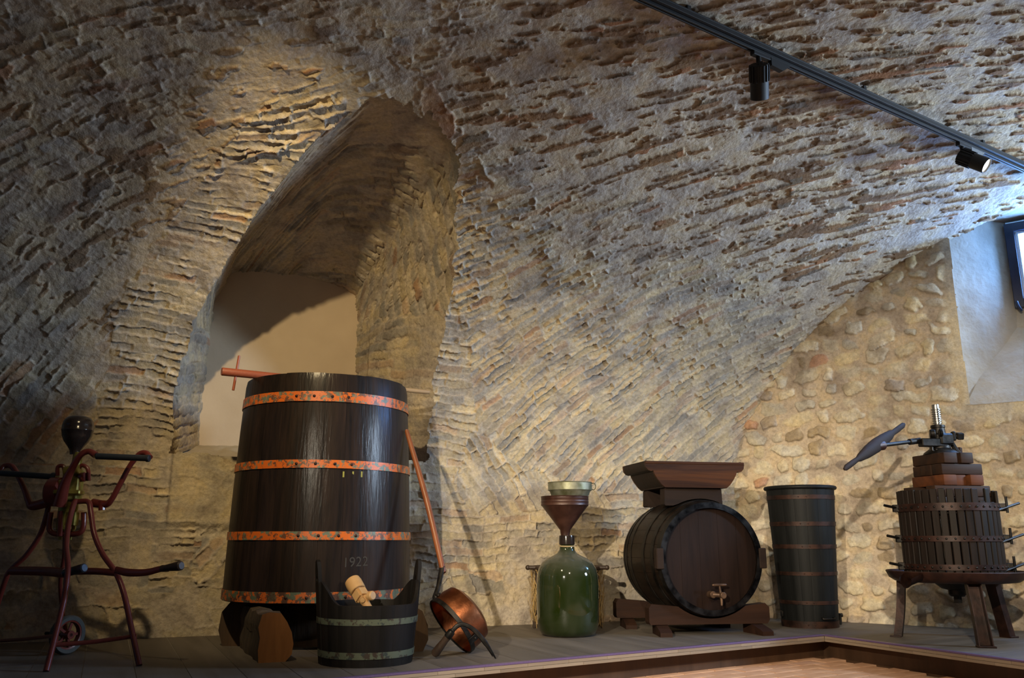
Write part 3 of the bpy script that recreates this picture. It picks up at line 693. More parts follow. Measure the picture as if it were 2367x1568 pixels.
PC = Vector((2.371, 6.754)); PE2 = Vector((0.4236, -0.9058)); PF = Vector((0.843, 0.538))       # platform corner, its two edge directions
PFp = Vector((-PF.y, PF.x)); PEp = Vector((-PE2.y, PE2.x))                                    # into the platform
DZ = 0.2
def clip_poly(poly, p, n):
    out = []
    for i in range(len(poly)):
        a, b = poly[i], poly[(i + 1) % len(poly)]; da, db = (a - p).dot(n), (b - p).dot(n)
        if da >= 0: out.append(a)
        if (da >= 0) != (db >= 0): out.append(a + (b - a) * (da / (da - db)))
    return out
plat = empty('display_platform', (0, 0, 0))
tag(plat, 'low museum platform of grey boards with a violet edge strip along the walls', 'platform')
wo2 = Vector(WO.tolist()); wt2 = Vector(WT.tolist()); wn2 = Vector(WN.tolist()); eo2 = Vector(EO.tolist()); en2 = Vector(EN.tolist())
mitre = (eo2 - PC); mitre_n = Vector((-mitre.y, mitre.x)).normalized()                          # positive on the left side
def plank_set(direction, side, origin, lo, hi, pitch, edge_p, edge_n):
    dn = Vector((-direction.y, direction.x))
    for k in range(lo, hi):
        a = origin + dn * (k * pitch + 0.002); b = origin + dn * ((k + 1) * pitch - 0.002)
        strip = [a - direction * 12, b - direction * 12, b + direction * 12, a + direction * 12]
        q = clip_poly(strip, wo2 + wn2 * 0.004, wn2)
        for (p, n) in ((eo2 + en2 * 0.004, en2), (edge_p, edge_n), (PC, mitre_n * side), (Vector((-4.9, 0)), Vector((1, 0))), (Vector((4.9, 0)), Vector((-1, 0)))):
            if len(q) > 2: q = clip_poly(q, p, n)
        if len(q) < 3: continue
        ar = abs(sum(q[i].x * q[(i + 1) % len(q)].y - q[(i + 1) % len(q)].x * q[i].y for i in range(len(q)))) / 2
        if ar < 0.01: continue
        if sum(q[i].x * q[(i + 1) % len(q)].y - q[(i + 1) % len(q)].x * q[i].y for i in range(len(q))) < 0: q = q[::-1]
        bm = BM(); R = Matrix.Rotation(-math.atan2(direction.y, direction.x) + PI / 2, 2)
        cx_ = sum((v for v in q), Vector((0, 0))) / len(q)
        add_prism(bm, [tuple(R @ (v - cx_)) for v in q], -0.018, 0.0)
        o = obj('plank', bm, M_PLANK, plat, (cx_.x, cx_.y, DZ), angle=0)
        o.rotation_euler[2] = math.atan2(direction.y, direction.x) - PI / 2
plank_set(PE2, 1, Vector(at(204, 1478, 6.5)[:2]), -16, 26, 0.262, PC + PFp * 0.035, PFp)
plank_set(PF, -1, PC, -12, 14, 0.262, PC + PEp * 0.035, PEp)
# grout bed under the boards
bm = BM()
bed = [Vector((-4.9, 1.5)), Vector((4.9, 1.5)), Vector((4.9, 12)), Vector((-4.9, 12))]
bl = clip_poly(clip_poly(clip_poly(bed, wo2 + wn2 * 0.004, wn2), PC + PFp * 0.02, PFp), PC, mitre_n)
br = clip_poly(clip_poly(clip_poly(bed, eo2 + en2 * 0.004, en2), PC + PEp * 0.02, PEp), PC, -mitre_n)
for q in (bl, br): add_prism(bm, [tuple(v) for v in q], 0.15, DZ - 0.003)
obj('bed', bm, M_GROUT, plat, angle=0)
# edge strip, two courses of edge tiles and the dark fascia set back under them
for (d, inn, L0) in ((PF * -1, PFp, 8.0), (PE2, PEp, 3.6)):
    ang = math.atan2(d.y, d.x); mid = PC + d * (L0 / 2)
    bm = BM(); c = mid + inn * 0.0175; add_box(bm, (c.x, c.y, DZ - 0.004), (L0 + 0.002, 0.035, 0.012), (0, 0, ang), 0.002); obj('edge_strip', bm, M_PURP, plat)
    bm = BM(); c = mid + inn * 0.16; c = PC + d * (L0 / 2 - 0.09) + inn * 0.16; add_box(bm, (c.x, c.y, 0.075), (L0 + 0.18, 0.02, 0.15), (0, 0, ang)); obj('fascia', bm, M_FASC, plat, angle=0)
    rr_ = random.Random(3)
    for zc, t in ((DZ - 0.020, 0.0), (DZ - 0.040, 0.11)):
        x = -t
        while x < min(L0, 4.6):
            l = 0.30; x0, x1 = max(x, 0.001), min(x + l, L0) - 0.0015
            if x1 - x0 > 0.02:
                bm = BM(); add_box(bm, (0, 0, 0), (x1 - x0, 0.018, 0.0185), (0, 0, 0), 0.001)
                c = PC + d * ((x0 + x1) / 2) + inn * 0.010
                o = obj('edge_tile', bm, M_TILE, plat, (c.x, c.y, zc)); o.rotation_euler[2] = ang
            x += l
# terracotta paving in front of the platform
ti = 0
for i in range(-5, 14):
    for j in range(1, 14):
        ofs = 0.14 * (i % 2)
        p = PC - PFp * (0.07 + j * 0.0 + i * 0.142) * 1.0
        c = PC + PFp * (-0.0 - i * 0.142) + PF * (-(j * 0.285) + 0.62 + ofs)
        if (c - PC).dot(PEp) > 0.16 or (c - PC).dot(PFp) > 0.15: continue
        ti += 1
        bm = BM(); add_box(bm, (0, 0, 0), (0.277, 0.134, 0.03), (0, 0, 0), 0.003)
        o = obj('tile', bm, M_TERRA, fl, (c.x, c.y, 0.0 + 0.003 * hsh(i + 50, j)), angle=0); o.rotation_euler = (0.006 * (hsh(i + 9, j) - 0.5), 0, math.atan2(PF.y, PF.x))

# ------------------------------------------------------------------ window
M_WIN = mat_plain('blue_black_frame', (0.012, 0.018, 0.045), 0.35)
M_WHITE = mat_plain('white_bead', (0.75, 0.78, 0.8), 0.4)
M_SKYPANE = mat_plain('bright_pane', (0.6, 0.8, 1.0), 0.2, emit=(0.18, 0.42, 1.0), es=75.0)
def Ew(u, z, dep): return Vector(E3(u, z, dep))
EANG = math.atan2(EU[1], EU[0])
def ebox(bm, u0, u1, z0, z1, d0, d1, bev=0.003):
    c = Ew((u0 + u1) / 2, (z0 + z1) / 2, (d0 + d1) / 2); add_box(bm, c, (u1 - u0, abs(d1 - d0), z1 - z0), (0, 0, EANG), bev)
bm = BM(); u0, u1, z0, z1 = 2.44, 3.42, 2.91, 3.70
ebox(bm, u0, u0 + 0.075, z0, z1, 0.40, 0.47); ebox(bm, u1 - 0.075, u1, z0, z1, 0.40, 0.47); ebox(bm, u0 + 0.07, u1 - 0.07, z0, z0 + 0.08, 0.40, 0.47); ebox(bm, u0 + 0.07, u1 - 0.07, z1 - 0.08, z1, 0.40, 0.47)
win = obj('window_1', bm, M_WIN); win['kind'] = 'structure'
bm = BM(); q0, q1, r0, r1 = u0 + 0.075, u1 - 0.075, z0 + 0.08, z1 - 0.08
ebox(bm, q0, q0 + 0.03, r0, r1, 0.42, 0.455, 0.004); ebox(bm, q1 - 0.03, q1, r0, r1, 0.42, 0.455, 0.004); ebox(bm, q0, q1, r0, r0 + 0.03, 0.42, 0.455, 0.004); ebox(bm, q0, q1, r1 - 0.03, r1, 0.42, 0.455, 0.004)
obj('sash', bm, M_WHITE, win)
bm = BM(); ebox(bm, q0 + 0.01, q1 - 0.01, r0 + 0.01, r1 - 0.01, 0.436, 0.440, 0); obj('pane', bm, M_SKYPANE, win, angle=0)
bm = BM(); add_tube(bm, [Ew(u0 + 0.02, z0 + 0.05, 0.38), Ew(u0 + 0.03, z0 - 0.0, 0.37), Ew(u0 + 0.05, z0 - 0.04, 0.38)], 0.012, 8, 3); obj('hinge', bm, M_WIN, win)

# ------------------------------------------------------------------ ceiling track and its spotlights
M_BLACK = mat_plain('black_metal', (0.008, 0.008, 0.009), 0.6)
M_LENS = mat_plain('lit_lens', (1, 1, 1), 0.2, emit=(1.0, 0.93, 0.80), es=9.0)
M_GREYBOX = mat_plain('grey_box', (0.16, 0.17, 0.18), 0.5)
def trk(x, y):
    tz = 3.925 - 0.125 * (x - 1500) / 867.0                      # the rail follows the vault down towards the end wall
    p = at(x, y, 4.0); d = p - Vector(CAM.tolist()); return Vector(CAM.tolist()) + d * ((tz - CAM[2]) / d.z)
T0, T1 = trk(1500, 0), trk(2367, 388)
TD = (T1 - T0).normalized(); TA = math.atan2(TD.y, TD.x)
track = empty('lighting_track', T0)
tag(track, 'black lighting track running diagonally across the brick vault', 'track light')
L0 = (T1 - T0).length; TSL = -math.asin(TD.z)
bm = BM()
add_box(bm, (L0 / 2 + 0.2, 0.0, 0.0), (L0 + 2.4, 0.014, 0.050), bev=0.002); add_box(bm, (L0 / 2 + 0.2, -0.021, 0.008), (L0 + 2.4, 0.022, 0.030), bev=0.002)
add_box(bm, (L0 / 2 + 0.2, 0.021, 0.0), (L0 + 2.4, 0.014, 0.050), bev=0.002); add_box(bm, (L0 / 2 + 0.2, 0, 0.028), (L0 + 2.4, 0.064, 0.010), bev=0.002)
obj('rail', bm, M_BLACK, track).rotation_euler = (0, TSL, TA)
for xx in (0.3, 1.9, 3.3):
    bm = BM(); add_box(bm, (0, 0, 0.045), (0.03, 0.03, 0.06), bev=0.002); o = rotz(obj('bracket', bm, M_BLACK, track, TD * xx), TA)
def spotlight(p, axis, label, grey, lit):
    """p: point on the track; axis: where the head points"""
    t = empty('track_spotlight', p); tag(t, label, 'spotlight', None)
    ax = Vector(axis).normalized()
    bm = BM(); add_box(bm, (0.02, 0, -0.030), (0.15, 0.036, 0.026), bev=0.003); rotz(obj('adapter', bm, M_BLACK, t), TA)
    bm = BM(); add_prism(bm, [(0.10, -0.02), (0.27, -0.02), (0.27, -0.035), (0.20, -0.085), (0.10, -0.075)], -0.016, 0.016, Matrix.Rotation(PI / 2, 4, 'X')); rotz(obj('gear_box', bm, M_GREYBOX if grey else M_BLACK, t), TA)
    bm = BM(); add_cyl(bm, (0, 0, -0.04), (0, 0, -0.10), 0.016, 12)
    add_box(bm, (0, 0, -0.105), (0.035, 0.07, 0.03), bev=0.004); obj('yoke', bm, M_BLACK, t)
    h0 = Vector((0, 0, -0.125)) - ax * 0.03; M = Matrix.Translation(h0) @ frame_z(ax)
    bm = BM(); add_lathe(bm, [(0, 0.0), (0.052, 0.0), (0.057, 0.004), (0.057, 0.215), (0.053, 0.215), (0.051, 0.200), (0, 0.200)], 32, M)
    hd = obj('head', bm, M_BLACK, t)
    bm = BM()
    for k in range(16):
        a = 2 * PI * k / 16; add_box(bm, None, (0.010, 0.006, 0.10), bev=0, mat=M @ Matrix.Rotation(a, 4, 'Z') @ Matrix.Translation((0.059, 0, 0.055)))
    obj('fin', bm, M_BLACK, hd)['kind'] = 'stuff'
    bm = BM(); add_lathe(bm, [(0.050, 0.2015), (0.03, 0.204), (0, 0.2045)], 24, M); obj('lens', bm, M_LENS, hd)
    return t, p + h0 + ax * 0.215
_, LA = spotlight(trk(1752, 118), (0.15, 0.66, -0.73), 'black track spotlight nearer the middle of the vault, pointing down with its lens turned away', False, True)
_, LBp = spotlight(trk(2222, 328), (0.60, -0.50, -0.62), 'black track spotlight near the window with its bright lens in view', True, True)
# ------------------------------------------------------------------ materials of the tools
M_VAT = mat_wood('dark_stained_oak', (0.004, 0.0025, 0.002), (0.027, 0.015, 0.010), 0.6, 'Z', 15, 0.0022, coat=0.30, spec=0.15)
M_VATIN = mat_wood('vat_inside', (0.012, 0.009, 0.007), (0.03, 0.02, 0.015), 0.8, 'Z', 9)
M_ORNG = mat_patchy('orange_paint_hoop', (0.6200, 0.1300, 0.0120), (0.1300, 0.0550, 0.0300), (0.1300, 0.1700, 0.1200), 0.42, 0.0, 27, 0.49)
M_ORNG2 = mat_patchy('worn_orange_hoop', (0.50, 0.11, 0.015), (0.075, 0.035, 0.022), (0.09, 0.12, 0.08), 0.45, 0.0, 26, 0.53)
M_RUST = mat_metal('rusty_iron', (0.0154, 0.0070, 0.0049), (0.0490, 0.0196, 0.0112), 0.5, 0.5)
M_IRON = mat_metal('dark_iron', (0.012, 0.011, 0.010), (0.040, 0.035, 0.031), 0.42, 0.8)
M_STEEL = mat_metal('worn_steel', (0.22, 0.21, 0.19), (0.42, 0.40, 0.36), 0.3, 1.0)
M_RED = mat_plain('dull_orange_paint', (0.3570, 0.0892, 0.0382), 0.45)
M_PALE = mat_wood('pale_turned_wood', (0.4250, 0.2295, 0.0850), (0.5610, 0.3400, 0.1445), 0.5, 'Z', 6, 0.0006)
M_STICK = mat_wood('bare_stick_wood', (0.30, 0.19, 0.09), (0.42, 0.28, 0.14), 0.6, 'X', 8)
M_BARK = mat_wood('bark', (0.030, 0.020, 0.012), (0.115, 0.078, 0.045), 0.9, 'Z', 10, 0.02)
M_BARKE = mat_wood('weathered_end', (0.035, 0.022, 0.013), (0.10, 0.055, 0.028), 0.85, 'Z', 9, 0.008)
M_SPLIT = mat_wood('split_wood', (0.1700, 0.0638, 0.0153), (0.3060, 0.1275, 0.0357), 0.75, 'Z', 8, 0.004)
M_BUCK = mat_wood('blackened_bucket_wood', (0.004, 0.0035, 0.003), (0.012, 0.009, 0.007), 0.55, 'Z', 10, 0.001, spec=0.2)
M_GRNH = mat_patchy('verdigris_hoop', (0.10, 0.115, 0.075), (0.045, 0.03, 0.02), (0.035, 0.045, 0.04), 0.5, 0.2, 24, 0.46)
M_COPP = mat_metal('copper', (0.2210, 0.0723, 0.0298), (0.3570, 0.1318, 0.0595), 0.30, 1.0, 10, 0.0012)
M_TOOLH = mat_wood('dark_tool_handle', (0.0210, 0.0120, 0.0078), (0.0510, 0.0300, 0.0192), 0.45, 'Z', 12)
M_LADH = mat_wood('orange_brown_handle', (0.13, 0.035, 0.010), (0.23, 0.070, 0.020), 0.45, 'Z', 10, 0.0006, coat=0.2)
M_BARR = mat_wood('barrel_stave_wood', (0.0075, 0.0053, 0.0037), (0.0180, 0.0105, 0.0067), 0.5, 'Y', 12, 0.001, coat=0.12, spec=0.2)
M_HEAD = mat_wood('barrel_head_wood', (0.0077, 0.0038, 0.0028), (0.0210, 0.0098, 0.0063), 0.55, 'Z', 9, 0.001, spec=0.2)
M_CRAD = mat_wood('cradle_wood', (0.0182, 0.0077, 0.0049), (0.0385, 0.0161, 0.0084), 0.65, 'X', 8, 0.002, spec=0.2)
M_TRAY = mat_wood('orange_brown_trough', (0.014, 0.005, 0.002), (0.115, 0.038, 0.007), 0.55, 'X', 7, 0.0015, coat=0.08, spec=0.2)
M_TRAYD = mat_wood('dark_trough_end', (0.0144, 0.0088, 0.0064), (0.0272, 0.0176, 0.0112), 0.65, 'Z', 9, 0.0015, spec=0.2)
M_BLOK = mat_wood('dark_block', (0.0160, 0.0096, 0.0072), (0.0272, 0.0160, 0.0112), 0.7, 'X', 8, 0.0015, spec=0.2)
M_BREN = mat_wood('black_green_staves', (0.0030, 0.0034, 0.0034), (0.0090, 0.0094, 0.0090), 0.55, 'Z', 12, 0.0012, spec=0.2)
M_PSLT = mat_wood('press_slat_wood', (0.0067, 0.0049, 0.0037), (0.0225, 0.0142, 0.0105), 0.55, 'Z', 12, 0.0012, spec=0.2)
M_PBLK = mat_wood('press_block_wood', (0.0180, 0.0097, 0.0067), (0.0465, 0.0210, 0.0097), 0.6, 'X', 9, 0.0012, spec=0.2)
M_PBLR = mat_wood('reddish_press_block', (0.05, 0.017, 0.008), (0.14, 0.045, 0.015), 0.6, 'X', 9, 0.0012, spec=0.2)
M_CAST = mat_metal('brown_cast_iron', (0.0165, 0.0067, 0.0045), (0.0450, 0.0165, 0.0097), 0.42, 0.3)
M_FUNN = mat_metal('brown_enamel', (0.0350, 0.0133, 0.0084), (0.0595, 0.0231, 0.0147), 0.38, 0.2)
M_OLIV = mat_metal('tarnished_tin', (0.15, 0.15, 0.075), (0.30, 0.30, 0.22), 0.42, 0.55)
M_STRAW = mat_wood('straw', (0.36, 0.22, 0.07), (0.58, 0.40, 0.16), 0.8, 'Z', 30)
M_CORD = mat_plain('tan_cord', (0.48, 0.36, 0.2), 0.8)
M_PUMPR = mat_plain('dark_red_paint', (0.1360, 0.0238, 0.0170), 0.28)
M_PUMPB = mat_metal('green_brass', (0.14, 0.105, 0.015), (0.32, 0.26, 0.05), 0.35, 0.5)
M_BULB = mat_plain('black_enamel', (0.020, 0.014, 0.012), 0.16)
M_GRIP = mat_plain('blue_black_grip', (0.018, 0.022, 0.030), 0.35)
M_TYRE = mat_plain('grey_tyre', (0.06, 0.06, 0.058), 0.75)
def mat_glass():
    m = bpy.data.materials.new('green_glass'); nt, b = nodes_of(m)
    b.inputs['Base Color'].default_value = (0.022, 0.036, 0.006, 1); b.inputs['Roughness'].default_value = 0.07
    b.inputs['Transmission Weight'].default_value = 0.45; b.inputs['IOR'].default_value = 1.45; b.inputs['Coat Weight'].default_value = 0.6; b.inputs['Coat Roughness'].default_value = 0.03
    tc = nt.nodes.new('ShaderNodeTexCoord'); n = nt.nodes.new('ShaderNodeTexNoise'); n.inputs['Scale'].default_value = 9; n.inputs['Detail'].default_value = 8
    mp = nt.nodes.new('ShaderNodeMapping'); mp.inputs['Scale'].default_value = (1, 1, 0.45); lk(nt, tc.outputs['Object'], mp.inputs[0]); lk(nt, mp.outputs[0], n.inputs['Vector'])
    # dust lies on the shoulder, where the surface looks up
    ge = nt.nodes.new('ShaderNodeNewGeometry'); sp = nt.nodes.new('ShaderNodeSeparateXYZ'); lk(nt, ge.outputs['Normal'], sp.inputs[0])
    up = nt.nodes.new('ShaderNodeMapRange'); up.inputs[1].default_value = 0.1; up.inputs[2].default_value = 1.0; up.inputs[3].default_value = 0.0; up.inputs[4].default_value = 0.42; lk(nt, sp.outputs[2], up.inputs[0])
    r = ramp(nt, n.outputs[0], [(0.42, (0.0, 0.0, 0.0)), (0.75, (0.12, 0.12, 0.12))])
    ad = nt.nodes.new('ShaderNodeMath'); ad.operation = 'ADD'; ad.use_clamp = True; lk(nt, r.outputs[0], ad.inputs[0]); lk(nt, up.outputs[0], ad.inputs[1])
    d = nt.nodes.new('ShaderNodeBsdfDiffuse'); d.inputs[0].default_value = (0.13, 0.13, 0.11, 1)
    mx = nt.nodes.new('ShaderNodeMixShader'); lk(nt, ad.outputs[0], mx.inputs[0]); lk(nt, b.outputs[0], mx.inputs[1]); lk(nt, d.outputs[0], mx.inputs[2])
    lk(nt, mx.outputs[0], nt.nodes['Material Output'].inputs[0])
    return m
M_GLASS = mat_glass()
rnd = random.Random(11)

# ------------------------------------------------------------------ the big vat
VC = (-1.38, 6.25)
vat = empty('wine_vat', (VC[0], VC[1], 0.5)); tag(vat, 'tall black-stained staved vat with four orange-painted hoops, propped on logs below the niche', 'vat')
def vr(z): return 0.648 - 0.030 * (z / 1.5) - 0.030 * (z / 1.5) ** 2.2       # radius at height above its base
NV = 26
for k in range(NV):
    a0 = 2 * PI * k / NV + 0.07; a1 = 2 * PI * (k + 1) / NV + 0.07
    tz = 1.515 + 0.003 * rnd.uniform(-1, 1)
    prof = [(vr(0.0), 0.0 + 0.004 * rnd.random()), (vr(0.3), 0.3), (vr(0.75), 0.75), (vr(1.15), 1.15), (vr(1.47), 1.47), (vr(tz) - 0.006, tz)]
    obj('stave', stave_bm(a0, a1, prof, 0.040, 3, 0.0006), M_VAT, vat)
bm = BM(); add_lathe(bm, [(0, 0.03), (0.60, 0.03), (0.60, 0.06), (0, 0.06)], 48); obj('bottom_board', bm, M_VATIN, vat)
for z0, z1, mat, ang0 in ((1.315, 1.385, M_ORNG, 0.0), (0.865, 0.920, M_ORNG, 0.4), (0.400, 0.455, M_ORNG, 0.9), (0.008, 0.075, M_ORNG2, 0.3)):
    h = obj('hoop', hoop_bm(vr(z0) + 0.0015, z0, vr(z1) + 0.0015, z1, 0.004, 96), mat, vat)
    seam = math.radians(-62 + ang0 * 8)
    angs = [seam + q for q in (-0.62, -0.42, -0.22, -0.04)]
    obj('rivet', rivets_bm(vr((z0 + z1) / 2) + 0.0065, (z0 + z1) / 2, angs, 0.011), M_RUST, h)
    bm = BM()                                                                # overlap where the strap is closed
    for k in range(8):
        pass
    b2 = stave_bm(seam - 0.72, seam + 0.05, [(vr(z0) + 0.009, z0 + 0.001), (vr(z1) + 0.009, z1 - 0.001)], 0.004, 8, 0.0)
    bm.free(); obj('strap_end', b2, mat, h)
M_DAB = mat_plain('yellow_paint_dab', (0.30, 0.28, 0.05), 0.6)
M_CHALK = mat_plain('faded_numeral', (0.042, 0.036, 0.031), 0.85)
def vat_front(px, py):
    """point of the vat's outer face seen at a pixel, in the vat's own frame"""
    p = at(px, py, 4.0); o = Vector(CAM.tolist()); d = (p - o).normalized(); t = 4.0
    while t < 8:
        q = o + d * t; zl = q.z - 0.5
        if math.hypot(q.x - VC[0], q.y - VC[1]) < vr(max(0, zl)): break
        t += 0.002
    return q - Vector((VC[0], VC[1], 0.5))
for x in (794, 816, 836):
    q = vat_front(x, 1097); a = math.atan2(q.y, q.x); bm = BM()
    add_box(bm, None, (0.002, 0.011, 0.038), mat=Matrix.Translation(q) @ Matrix.Rotation(a, 4, 'Z'))
    obj('paint_dab', bm, M_DAB, vat)
def text_obj(body, size, q, a, mat, parent, ext=0.0002):
    cu = bpy.data.curves.new('numerals', 'FONT'); cu.body = body; cu.size = size; cu.extrude = ext; cu.align_x = 'CENTER'; cu.align_y = 'CENTER'
    to = bpy.data.objects.new('numerals', cu); C.objects.link(to); bpy.context.view_layer.update()
    me = bpy.data.meshes.new_from_object(to.evaluated_get(bpy.context.evaluated_depsgraph_get())); bpy.data.objects.remove(to)
    me.transform(Matrix.Translation(q) @ Matrix.Rotation(a + PI / 2, 4, 'Z') @ Matrix.Rotation(PI / 2, 4, 'X'))
    o = bpy.data.objects.new('numeral', me); C.objects.link(o); me.materials.clear(); me.materials.append(mat); o.parent = parent
    return o
for i, ch in enumerate('1922'):
    q = vat_front(799 + i * 15, 1302 - i); a = math.atan2(q.y, q.x); q = q + Vector((math.cos(a), math.sin(a), 0)) * 0.0012
    text_obj(ch, 0.088, q, a, M_CHALK, vat)

# the red pole lying across the vat's rim
p0 = Vector((-2.03, 5.79, 2.047)); p1 = Vector((-0.66, 6.64, 2.047)); pd = (p1 - p0).normalized(); pl_ = (p1 - p0).length
pole = empty('mixing_pole', p0); tag(pole, 'red-painted pole with a cross pin and bare wood end, lying across the vat', 'pole')
RZ = frame_z(pd)
bm = BM(); add_lathe(bm, [(0, 0), (0.027, 0), (0.029, 0.006), (0.028, 0.3), (0.0255, 0.8), (0.023, 1.30), (0, 1.30)], 20, RZ); obj('shaft', bm, M_RED, pole)
bm = BM(); add_lathe(bm, [(0, 1.29), (0.017, 1.29), (0.018, 1.5), (0.017, pl_ - 0.02), (0.012, pl_), (0, pl_)], 16, RZ); obj('wooden_end', bm, M_STICK, pole)
bm = BM(); c = pd * 0.10; add_cyl(bm, c + Vector((0.012, 0, 0.125)), c + Vector((-0.012, 0, -0.125)), 0.009, 10, bev=0.002); obj('cross_pin', bm, M_RED, pole)

# ------------------------------------------------------------------ logs that carry the vat
def log(name_label, sec, p, d, L, roll, group, seed, endm=None):
    """split log: SEC is its section (x across, y up) standing on y = 0"""
    o = empty('split_log', p); tag(o, name_label, 'log', group)
    d = Vector(d).normalized(); a = math.atan2(d.y, d.x)
    n = len(sec); NS = 9; bm = BM(); rings = []; rr = random.Random(seed)
    for i in range(NS + 1):
        y = L * i / NS; ring = []
        for (sx, sz) in sec:
            j = 0.008 * rr.uniform(-1, 1) if 0 < i < NS else 0
            ring.append(bm.verts.new((sx * (1 - 0.06 * i / NS) + j, y + (0.006 * rr.uniform(-1, 1) if i in (0, NS) else 0), max(0.0, sz + (j if sz > 0.02 else 0)))))
        rings.append(ring)
    for r1, r2 in zip(rings[:-1], rings[1:]):
        for k in range(n): bm.faces.new((r1[k], r1[(k + 1) % n], r2[(k + 1) % n], r2[k]))
    M = Matrix.Rotation(a - PI / 2, 4, 'Z')
    bm.transform(M); body = obj('bark', bm, M_BARK, o, angle=50)
    for i, y in ((0, -0.002), (NS, L + 0.002)):
        bm = BM(); cx = sum(s[0] for s in sec) / n; cz = sum(s[1] for s in sec) / n
        k_ = 1 - 0.06 * i / NS
        pts = [(sx * k_, y, max(0.0, sz)) for sx, sz in sec]
        lo = [bm.verts.new(q) for q in pts]; hi = [bm.verts.new((q[0], q[1] - (0.004 if i == 0 else -0.004), q[2])) for q in pts]
        c0 = bm.verts.new((cx, hi[0].co.y, cz))
        for k in range(n):
            bm.faces.new((lo[k], lo[(k + 1) % n], hi[(k + 1) % n], hi[k])); bm.faces.new((hi[k], hi[(k + 1) % n], c0))
        bm.transform(M); obj('end_grain', bm, endm or M_SPLIT, o, angle=0)
    return o
SECA = [(-0.085, 0.0), (0.07, 0.0), (0.105, 0.04), (0.112, 0.10), (0.098, 0.165), (0.068, 0.225), (0.03, 0.275), (-0.035, 0.283), (-0.080, 0.272), (-0.098, 0.20), (-0.085, 0.14), (-0.092, 0.07)]
log('split log with a bright orange end face under the front left of the vat', SECA, at(631, 1532, 5.27), (-0.42, 0.90), 0.80, 0, None, 1)
SECB = [(-0.13, 0.0), (0.13, 0.0), (0.17, 0.08), (0.16, 0.18), (0.11, 0.285), (-0.09, 0.29), (-0.15, 0.22), (-0.165, 0.10)]
log('dark bark-covered log under the rear left of the vat', SECB, (-1.84, 6.05, DZ), (0.10, 0.95), 0.55, 0, None, 2, M_BARKE)
SECC = [(-0.09, 0.0), (0.09, 0.0), (0.125, 0.07), (0.12, 0.16), (0.08, 0.25), (0.0, 0.293), (-0.08, 0.25), (-0.12, 0.16), (-0.125, 0.07)]
log('dark rounded log under the right side of the vat, behind the bucket', SECC, (-0.66, 5.74, DZ), (-0.42, 0.90), 0.62, 0, None, 3, M_BARKE)

SECD = [(-0.23, 0.0), (0.21, 0.0), (0.23, 0.10), (0.225, 0.22), (0.19, 0.288), (-0.20, 0.288), (-0.25, 0.20), (-0.24, 0.08)]
log('broad blackened log under the middle of the vat, in its shadow', SECD, (-1.31, 6.02, DZ), (-0.05, 0.99), 0.50, 0, None, 4, M_BARKE)
# ------------------------------------------------------------------ the bucket with raised ears
BC = (-0.865, 5.30)
buck = empty('wooden_bucket', (BC[0], BC[1], DZ)); tag(buck, 'low black wooden bucket with two raised ears and green-grey hoops, in front of the vat', 'bucket')
def bkr(z): return 0.272 + 0.030 * z / 0.34
YAW = 0.42
def rim(a):
    q = abs(math.cos(a - YAW)); s = max(0.0, (q - 0.72) / 0.28); return 0.335 + 0.135 * s * s * (1.6 - 0.6 * s)
NB = 22
for k in range(NB):
    a0 = 2 * PI * (k - 0.5) / NB + YAW; a1 = a0 + 2 * PI / NB
    if k in (0, NB // 2): continue
    prof = [(bkr(0), 0.0), (bkr(0.12), 0.12), (bkr(0.25), 0.25), (bkr(0.34), 0.34)]
    obj('stave', stave_bm(a0, a1, prof, 0.020, 4, 0.0002, rim), M_BUCK, buck)
for k in (0, NB // 2):
    am = 2 * PI * k / NB + YAW; bm = BM(); w = 0.047
    out = [(-w, 0), (w, 0), (w * 1.06, 0.30), (w * 0.90, 0.46), (w * 0.80, 0.535), (w * 0.5, 0.575), (0, 0.587), (-w * 0.5, 0.575), (-w * 0.80, 0.535), (-w * 0.90, 0.46), (-w * 1.06, 0.30)]
    # stave with a round finger hole: two halves meeting round it
    hc, hr = 0.475, 0.017; hole_ = [(hr * math.sin(2 * PI * i / 12), hc + hr * math.cos(2 * PI * i / 12)) for i in range(13)]
    right = [(0, 0)] + [p for p in out if p[0] > 0] + [(0, 0.587)] + [p for p in hole_[:7]]
    left = [(0, 0.587)] + [p for p in out[7:] if p[0] < 0] + [(-w, 0), (0, 0)] + [p for p in hole_[6:]]
    for poly in (right, left):
        b = bmesh.new(); lo = [b.verts.new((bkr(z) + 0.0, x, z)) for x, z in poly]; hi = [b.verts.new((bkr(z) - 0.022, x, z)) for x, z in poly]; n = len(poly)
        b.faces.new(lo); b.faces.new(hi[::-1])
        for i in range(n): b.faces.new((lo[i], hi[i], hi[(i + 1) % n], lo[(i + 1) % n]))
        bmesh.ops.triangulate(b, faces=[f for f in b.faces if len(f.verts) > 4]); merge(bm, b)
    bm.transform(Matrix.Rotation(am, 4, 'Z')); obj('ear_stave', bm, M_BUCK, buck, angle=30)
bm = BM(); add_lathe(bm, [(0, 0.02), (0.255, 0.02), (0.255, 0.04), (0, 0.04)], 36); obj('bottom_board', bm, M_BUCK, buck)
for z0, z1 in ((0.228, 0.262), (0.045, 0.082)):
    obj('hoop', hoop_bm(bkr(z0) + 0.001, z0, bkr(z1) + 0.001, z1, 0.004, 64), M_GRNH, buck)

